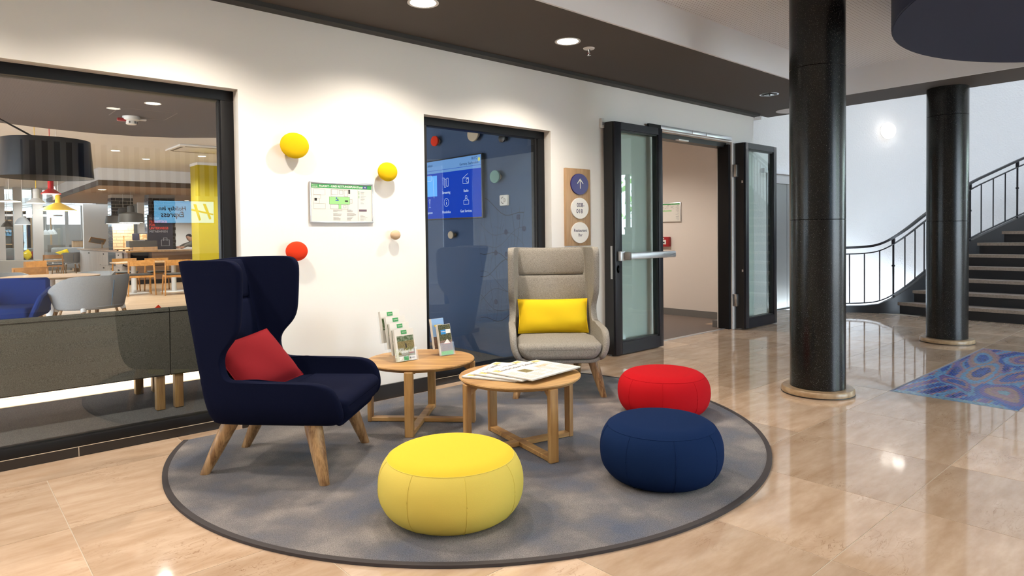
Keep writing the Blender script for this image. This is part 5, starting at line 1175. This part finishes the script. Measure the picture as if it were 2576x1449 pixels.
def bar2(x0, x1, z0, z1): bg_.box(x0, x1, -.003, 0, z0, z1)
t_ = .014; bar2(X0, X0 + s_, Z0, Z0 + t_); bar2(X0, X0 + t_, Z0, Z0 + .19); bar2(X0 + s_ - t_, X0 + s_, Z0, Z0 + .19); bar2(X0, X0 + s_, Z0 + .19 - t_, Z0 + .19); bar2(X0 + .06, X0 + .06 + t_, Z0 + .15, Z0 + .25); bar2(X0 + s_ - .06 - t_, X0 + s_ - .06, Z0 + .15, Z0 + .25); bar2(X0 + .06, X0 + s_ - .06, Z0 + .25 - t_, Z0 + .25)
bg_.build('bag_outline', 'sgrey', bs)
# hood lamps over the counter
hood = lambda lab, px, py, dep, r, h: pendant(lab, px, py, dep, [(r, 0), (r * .93, h), (r * .3, h + .05), (r * .26, h + .22), (r * .1, h + .24), (.01, h + .25)], 'darkgrey', up=2.565, power=14, lens='lampwarm')
hood('wide dark grey hood lamp over the lit brick pillar', 310, 563, 19.0, .46, .22); hood('dark grey bell hood lamp in front of the wide one', 330, 560, 18.3, .32, .24)
# things on the counter
def on_counter(px, y): q = at_y(px, 630, y); return q.x
q = at_x(247, 630, 4.4); ms = thing('menu_stand', 'tilted tray on a wooden post above the white cabinets', 'stand', (4.4, q.y, .935)); MB().cyl((.12, 0, 0), (.12, 0, .26), .016).build('post', 'oakx', ms); MB().rbox(-.26, .22, -.02, .02, -.15, .15, .008, 1, Matrix.Translation((0, 0, .27)) @ Matrix.Rotation(rad(12), 4, 'Y') @ Matrix.Rotation(rad(55), 4, 'X')).build('tray_frame', 'oakx', ms); MB().rbox(-.21, .17, -.026, -.018, -.11, .11, .004, 1, Matrix.Translation((0, 0, .27)) @ Matrix.Rotation(rad(12), 4, 'Y') @ Matrix.Rotation(rad(55), 4, 'X')).build('tray_inlay', 'midgrey', ms)
for k, (px, y, h) in enumerate(((286, 21.0, .42), (312, 21.0, .42))):
    q = at_x(px, 630, 4.12); x, y = q.x, q.y; g_ = thing('counter_post', 'slim wooden post standing on the counter before the lit bricks', 'post', (x, y, .935), group='posts on the counter'); MB().cyl((0, 0, 0), (0, 0, h), .018, n=10).build('tube', 'oakx', g_); MB().lathe([(.05, 0), (.05, .012)], 16).build('flange', 'steel', g_)
x = on_counter(352, 20.9); db = thing('display_board', 'small picture board of a sandwich standing on the counter baskets', 'display board', (x, 20.9, 1.215)); MB().rbox(-.18, .20, -.01, .01, 0, .20, .004, 1, Matrix.Rotation(rad(-8), 4, 'X')).build('board', bpy.data.materials['sign_night_blue'], db); MB().rbox(-.0, .19, -.014, -.01, .02, .185, .003, 1, Matrix.Rotation(rad(-8), 4, 'X')).build('picture', mat('printed_sandwich', (.45, .25, .10), .6, speck=(14, (.65, .52, .35), .45, .6)), db)
x = on_counter(362, 20.75)
for k, (lab, z, w, m, dx) in enumerate((('flat wicker tray under the display crate', .935, .62, 'oakp', .02), ('dark display crate with paper wrapped snacks', 1.035, .70, 'darkgrey', -.03))):
    t = thing('display_crate', lab, 'crate', (x + dx, 20.85, z)); MB().box(-w / 2, w / 2, -.2, .2, 0, .015).build('base', m, t)
    for a in ((-w / 2, w / 2, -.2, -.19), (-w / 2, w / 2, .19, .2), (-w / 2, -w / 2 + .012, -.19, .19), (w / 2 - .012, w / 2, -.19, .19)): MB().box(a[0], a[1], a[2], a[3], .015, .10 if k == 0 else .17).build('side', m, t)
    for i in range(4): MB().rbox(-w / 2 + .05 + i * .15, -w / 2 + .18 + i * .15, -.15, .12, .016, (.08 if k == 0 else .12), .02, 2).build('packet', ('oakx', 'paper', 'beige', 'paper')[i], t)
x = on_counter(311, 20.7); bt = thing('bread_board', 'wooden bread board with dark feet on the counter', 'board', (x, 20.75, .935)); MB().rbox(-.22, .2, -.12, .12, .03, .07, .01, 1).build('board', 'oakx', bt)
for sx in (-.15, .0, .13): MB().lathe([(.02, 0), (.025, .03)], 10, Matrix.Translation((sx, -.08, 0))).build('foot', 'black', bt)

# white wall and doorway behind the counter
box('wall_counter_back', 'wall', 5.6, 13.8, 26.5, 26.7, 0, 2.565, kind='structure')
box('wall_lounge_white', 'wall', 4.22, 5.6, 28.5, 28.7, 0, 2.565, kind='structure')

# ------------------------------------------------------------------ server leaning over the counter
def person():
    sh_ = at_y(462, 600, 22.0)
    P = thing('person', 'person in grey shirt with red strap leaning over the counter', 'person', (sh_.x + .20, 22.0, 0)); LOW = Vector((0, 0, -.12))
    V = dict(pel=(.55, .05, .98), sp=(.36, .05, 1.13), ch=(.10, .05, 1.22), nk=(.02, .03, 1.27), hd0=(-.01, .0, 1.33), hd1=(-.05, -.02, 1.45), shl=(-.02, -.17, 1.18), ell=(-.20, -.30, 1.06), wrl=(-.33, -.42, .985), shr=(.05, .24, 1.2), elr=(-.08, .34, 1.06), wrr=(-.25, .32, .985), hpl=(.55, -.08, .92), knl=(.60, -.09, .50), ftl=(.64, -.09, .04), hpr=(.55, .16, .92), knr=(.62, .16, .50), ftr=(.66, .16, .04))
    for n_ in ('sp', 'ch', 'nk', 'hd0', 'hd1', 'shl', 'shr'): V[n_] = tuple(Vector(V[n_]) + LOW * (.6 if n_ == 'sp' else 1))
    def skin(name, names, edges, rad_, m, root):
        me = bpy.data.meshes.new(name); idx = {n: i for i, n in enumerate(names)}; me.from_pydata([V[n] for n in names], [(idx[a], idx[c]) for a, c in edges], []); me.materials.append(MT[m]); o = link(name, me, P)
        sk = o.modifiers.new('skin', 'SKIN'); sk.use_smooth_shade = True
        for n in names: me.skin_vertices[0].data[idx[n]].radius = rad_[n]; me.skin_vertices[0].data[idx[n]].use_root = n == root
        s2 = o.modifiers.new('sub', 'SUBSURF'); s2.levels = 2; s2.render_levels = 2; return o
    V['kn2'] = V['knl']
    skin('body', ['pel', 'sp', 'ch', 'nk', 'shl', 'ell', 'wrl', 'shr', 'elr', 'wrr', 'hpl', 'knl', 'ftl', 'hpr', 'knr', 'ftr'], [('pel', 'sp'), ('sp', 'ch'), ('ch', 'nk'), ('ch', 'shl'), ('shl', 'ell'), ('ell', 'wrl'), ('ch', 'shr'), ('shr', 'elr'), ('elr', 'wrr'), ('pel', 'hpl'), ('hpl', 'knl'), ('knl', 'ftl'), ('pel', 'hpr'), ('hpr', 'knr'), ('knr', 'ftr')], dict(pel=(.15, .13), sp=(.15, .12), ch=(.17, .12), nk=(.06, .06), shl=(.08, .08), ell=(.055, .055), wrl=(.04, .04), shr=(.08, .08), elr=(.055, .055), wrr=(.04, .04), hpl=(.09, .09), knl=(.065, .065), ftl=(.05, .05), hpr=(.09, .09), knr=(.065, .065), ftr=(.05, .05)), 'shirt', 'pel')
    M = Matrix.Translation((-.035, -.015, 1.265)) @ Matrix.Rotation(rad(-28), 4, 'Y')
    MB().lathe([(.03, -.125), (.055, -.10), (.07, -.05), (.078, 0), (.08, .05), (.07, .09), (.04, .115), (.002, .125)], 24, M).build('head', 'skin', P); MB().lathe([(.082, .02), (.086, .06), (.076, .10), (.045, .125), (.002, .135)], 24, M @ Matrix.Translation((.012, .006, 0))).build('hair', 'hair', P)
    for s in (-1, 1): MB().lathe([(.012, -.01), (.014, 0), (.01, .008)], 10, M @ Matrix.Translation((-.070, s * .03, .012)) @ Matrix.Rotation(rad(-90), 4, 'Y')).build('eye', 'hair', P)
    MB().lathe([(.016, -.01), (.014, .01), (.004, .025)], 10, M @ Matrix.Translation((-.072, 0, -.018)) @ Matrix.Rotation(rad(-90), 4, 'Y')).build('nose', 'skin', P)
    for w, sy in (((-.33, -.42, .985), -1), ((-.25, .32, .985), 1)):
        h = MB(); w = Vector(w); d = Vector((-.9, -.4 * (1 if sy < 0 else -.1), -.12)).normalized(); sd_ = d.cross(Vector((0, 0, 1))).normalized()
        h.tube([w - d * .03, w + d * .03, w + d * .085], [.03, .038, .034], 10)
        for k in range(4): h.tube([w + d * .07 + sd_ * (k - 1.5) * .019, w + d * (.12 + .012 * (k in (1, 2))) + sd_ * (k - 1.5) * .021, w + d * (.150 + .018 * (k in (1, 2))) + sd_ * (k - 1.5) * .021 - Vector((0, 0, .015))], [.0095, .009, .007], 8)
        h.tube([w + d * .02 - sd_ * .03, w + d * .06 - sd_ * .055, w + d * .09 - sd_ * .06], [.011, .010, .008], 8); h.build('hand', 'skin', P)
    MB().bar([(.02, -.15, 1.07), (.05, -.125, 1.165), (.12, -.02, 1.215), (.2, .05, 1.18)], .05, .012).build('strap', mat('strap_red', (.6, .06, .02), .7), P)
    MB().tube([(.30, .05, 1.03), (.46, .05, 1.02), (.55, .05, .90)], [.165, .17, .16], 14).build('apron', 'black', P)
person()
# ------------------------------------------------------------------ glazed lounge at the far end
def post(px0, px1, Y, lab_n):
    a, c = at_y(px0, 600, Y), at_y(px1, 600, Y); box('post', 'greypost', a.x, c.x, Y, Y + .22, 0, RCZ, gl)
MT['greypost'] = mat('pale_grey_post', (.5, .49, .48), .7)
gl = struct('wall_lounge_screen')
for k, (p0, p1) in enumerate(((-20, 14), (36, 58), (84, 110))): post(p0, p1, 27.0, k)
a, c = at_y(-40, 600, 27), at_y(160, 600, 27); box('rail', 'white', a.x, c.x, 27.02, 27.1, 2.05, 2.12, gl); box('sill', 'oakp', a.x, c.x, 26.95, 27.25, .52, .58, gl); box('pane', 'pane', a.x, c.x, 27.1, 27.11, .58, RCZ, gl)
# bright daylight roof with white pergola beams beyond the screen
pg = thing('pergola', 'white slatted pergola beams under bright daylight beyond the lounge screen', 'pergola', (at_y(60, 480, 29).x, 29.0, 2.45))
for i in range(9): MB().box(-2.6, 2.6, i * .6, i * .6 + .09, .30, .44).build('beam', 'white', pg)
for i in range(7): M = Matrix.Rotation(rad(18), 4, 'Z'); MB().rbox(-2.4 + i * .75, -2.28 + i * .75, -.4, 5.2, .12, .30, .004, 1, M).build('rafter', 'white', pg)
sk_box = MB(); sk_box.box(-8, 8, 28.0, 35.7, RCZ + .002, RCZ + .004)
# skylight strip in the ceiling above the pergola
skl = struct('window_3'); MB().box(at_y(0, 480, 29).x - 2.2, at_y(100, 480, 29).x + 2.4, 28.2, 35.5, RCZ - .012, RCZ - .004).build('lit_skylight', 'whiteglow', skl)
# book shelf, slats, bench and cushions in the lounge
a, c = at_y(10, 640, 33.5), at_y(66, 530, 33.5); bs2 = thing('bookcase', 'tall open bookcase at the back of the lounge', 'bookcase', (a.x, 33.5, .0)); W_, H_ = c.x - a.x, c.z
dk = wood('dark_shelf_wood', (.16, .10, .06), (.10, .06, .04), 'Z', .5, 4)
for x in (0, W_ * .36, W_ - .05): MB().box(x, x + .05, 0, .32, 0, H_).build('upright', dk, bs2)
MB().box(0, W_, .30, .32, 0, H_).build('back_board', 'greywall', bs2)
for z in (.10, .45, 1.07, 1.6, 2.05, H_ - .05): MB().box(0, W_, 0, .32, z, z + .045).build('shelf', 'oakp', bs2)
rnd = random.Random(4)
for k in range(6):
    w = rnd.uniform(.035, .06); h = rnd.uniform(.22, .32); x = W_ * .45 + k * .062; z = 1.646
    col = ('orange', 'tan', 'white', 'dark', 'amber', 'grey', 'red', 'cream', 'brown')[k]; cv = dict(orange=(.7, .22, .03), tan=(.4, .28, .15), white=(.7, .7, .68), dark=(.03, .03, .03), amber=(.75, .4, .05), grey=(.3, .3, .3), red=(.4, .04, .03), cream=(.65, .58, .42), brown=(.2, .1, .05))[col]
    bo = thing('book', f'upright {col} book on the lounge bookcase', 'book', (a.x + x, 33.53, z), group='books on the lounge bookcase'); MB().box(0, w - .004, 0, .2, 0, h).build('cover', mat('cover_' + col, cv, .6), bo); MB().box(.004, w - .008, -.0, .19, h - .004, h + .001).build('page_block', 'paper', bo)
vz = thing('tower_figurine', 'small dark lattice tower figurine on the bookcase', 'figurine', (a.x + W_ * .62, 33.6, .496)); 
for sx in (-1, 1):
    for sy in (-1, 1): MB().cyl((sx * .11, sy * .09, 0), (sx * .01, sy * .01, .5), .016, .008, 6).build('leg', 'black', vz)
for z, r in ((.16, .085), (.30, .05)): MB().box(-r, r, -r, r, z, z + .02).build('platform', 'black', vz)
st_ = thing('deer_figurine', 'small dark antlered figurine on the bookcase', 'figurine', (a.x + W_ * .72, 33.6, 1.116)); MB().lathe([(.05, 0), (.05, .03), (.018, .05), (.018, .12), (.04, .16), (.045, .22), (.02, .27)], 14).build('body', 'black', st_)
for s in (-1, 1): MB().tube([(s * .012, 0, .26), (s * .05, 0, .31), (s * .06, 0, .37), (s * .035, 0, .40)], .008, 6).build('antler', 'black', st_)
a, c = at_y(66, 640, 34), at_y(100, 530, 34); sw = thing('slatted_screen', 'row of upright wooden slats beside the bookcase', 'slat screen', (a.x, 34.0, 0)); MB().box(0, c.x - a.x, .12, .15, 0, 2.2).build('back_board', 'black', sw)
for i in range(6): MB().box(i * .17, i * .17 + .06, 0, .12, 0, 2.2).build('slat', 'oakp', sw)
a, c = at_y(12, 650, 30.5), at_y(97, 650, 30.5); lb_ = thing('lounge_bench', 'low grey bench below the bookcase in the lounge', 'bench', (a.x, 30.5, 0)); MB().rbox(0, c.x - a.x, 0, .7, .25, .50, .04).build('seat', 'midgrey', lb_); MB().rbox(0, c.x - a.x, .6, .75, .45, .95, .04).build('backrest', 'midgrey', lb_); MB().box(.02, c.x - a.x - .02, .05, .7, 0, .25).build('plinth', 'oakp', lb_)
for lab, px, m in (('small yellow cushion on the lounge bench', 70, 'yellow'), ('small dark red cushion on the lounge bench', 89, 'redc')):
    q = at_y(px, 640, 30.85); pillow('throw_cushion', lab, .32, .32, .12, m, Vector((q.x, 30.95, .70)), frameM((0, 0, 0), (1, 0, 0), (0, .3, 1)) @ Matrix.Rotation(rad(40), 4, 'Z'))
a, c = at_y(112, 640, 31), at_y(205, 640, 31); wp = struct('wall_lounge_panel'); box('panel', 'midgrey', a.x, c.x, 32.4, 32.5, 0, 1.05, wp)
for px in (110, 165, 205): q = at_y(px, 600, 32.3); box('post', 'greywall', q.x, q.x + .12, 32.3, 32.4, 0, RCZ, wp)
q = at_y(196, 640, 30); gsf = thing('lounge_sofa', 'pale grey two-seat sofa at the back of the lounge', 'sofa', (q.x - .75, 30.1, 0)); MB().rbox(0, 1.3, 0, .75, .15, .45, .05).build('seat', 'greyl', gsf); MB().rbox(0, 1.3, .6, .8, .4, .95, .06).build('backrest', 'greyl', gsf)
for x in (.08, 1.22): MB().cyl((x, .1, .16), (x, .1, 0), .025).build('leg', 'oakl', gsf)
pillow('throw_cushion', 'small yellow cushion on the far pale grey sofa', .42, .40, .14, 'yellow', Vector((q.x - .4, 30.45, .66)), frameM((0, 0, 0), (1, 0, 0), (0, .3, 1)) @ Matrix.Rotation(rad(20), 4, 'Z'))
q = at_y(198, 640, 31.2); vs_ = thing('wood_plinth', 'pale wood display plinth by the lounge wall', 'plinth', (q.x, 31.0, 0)); MB().box(-.2, .2, 0, .4, 0, 1.2).build('block', 'oakp', vs_); MB().box(-.22, .22, -.02, .42, 1.2, 1.24).build('top_board', 'midgrey', vs_)

# ------------------------------------------------------------------ behind the camera: lit logo screen, trees outside
LX, LZ = 3.80, 1.79
ls = thing('logo_screen', 'lit pale blue screen with the hotel name on the front wall', 'screen', (LX, -4.895, LZ)); LG = emis('screen_pale_blue', (.22, .62, 1.0), 7.0)
MB().rbox(-.58, .58, -.05, .0, -.24, .24, .01).build('housing', 'black', ls); MB().box(-.55, .55, .0, .002, -.215, .215).build('display', LG, ls)
MT['logo_ink'] = mat('logo_ink', (.01, .06, .12), .5)
def lt(x, z, s, size, sx=.9): text('lettering', s, size, 'logo_ink', frameM((x, .0035, z), (-1, 0, 0), (0, 0, 1)), ls, sx=sx, bold=.002, shear=.15, depth=.0005)
lt(-.22, .065, 'Holiday Inn', .12); lt(-.22, -.055, 'Express', .15)
hb_ = MB()
for q in (((.16, .16), (.22, .16), (.30, -.16), (.26, -.17)), ((.34, .17), (.40, .17), (.50, -.13), (.46, -.15)), ((.12, .07), (.12, .03), (.54, -.06), (.54, -.03))): hb_.poly([(-x + .66 - .66, .0045, z) for x, z in q] if False else [(x - .0, .0045, z) for x, z in q])
hb_.build('emblem', 'logo_ink', ls)
def tree(label, x, y, h, r, seed):
    t = thing('garden_tree', label, 'tree', (x, y, -.2)); rnd = random.Random(seed); MB().tube([(0, 0, 0), (.05, .05, h * .4), (0, .1, h * .7)], [.12, .09, .05], 8).build('trunk', 'bark', t)
    b = MB()
    for k in range(420):
        a, e, d = rnd.uniform(0, 2 * pi), math.acos(rnd.uniform(-.9, 1)), r * rnd.uniform(.45, 1) ; c = Vector((d * sin(e) * cos(a), d * sin(e) * sin(a), h * .68 + d * cos(e) * .9)); s = rnd.uniform(.10, .22)
        u = Vector((rnd.uniform(-1, 1), rnd.uniform(-1, 1), rnd.uniform(-1, 1))).normalized() * s; w = u.cross(Vector((rnd.uniform(-1, 1), rnd.uniform(-1, 1), rnd.uniform(-1, 1)))).normalized() * s * .6
        b.quad(c - u, c + w, c + u, c - w)
    b.build('foliage', 'leaf', t, smooth=False)['kind'] = 'stuff'
for k, (x, y, h, r) in enumerate(((19.5, -2.2, 4.6, 2.0), (20.5, -6.0, 5.0, 2.2), (15.0, -9.0, 4.6, 2.1), (9.5, -9.5, 4.4, 2.0), (19.0, -10.5, 5.2, 2.3))): tree(('broad garden tree outside the glazing beside the stair', 'tall garden tree outside the building corner', 'garden tree outside the solid front wall', 'garden tree outside the front glazing', 'far garden tree beyond the corner')[k], x, y, h, r, k)
box('ground_outside', mat('paving', (.35, .34, .32), .9), -30, 60, -40, -5.2, -.4, -.25, kind='structure'); box('ground_side', bpy.data.materials['paving'], 16.2, 60, -5.2, 40, -.4, -.25, kind='structure')

vb = thing('vertical_blind', 'row of pale vertical blind slats high on the front wall', 'blind', (1.2, -4.93, 2.12)); MB().box(0, 3.3, -.02, 0, .9, .96).build('head_rail', 'alu', vb)
for i in range(18): MB().box(.03 + i * .18, .12 + i * .18, -.014, -.006, 0, .9).build('slat', 'white', vb)
MB().box(0, 3.3, -.022, -.018, 0, .9).build('backing', 'darkgrey', vb)

pillow('throw_cushion', 'red cushion lying on the grey sofa behind the glass', .28, .26, .10, 'redo', Vector((at_y(393, 772, 5.74).x, 5.74, .565)), frameM((0, 0, 0), (1, 0, 0), (0, .35, 1)) @ Matrix.Rotation(rad(38), 4, 'Z'))
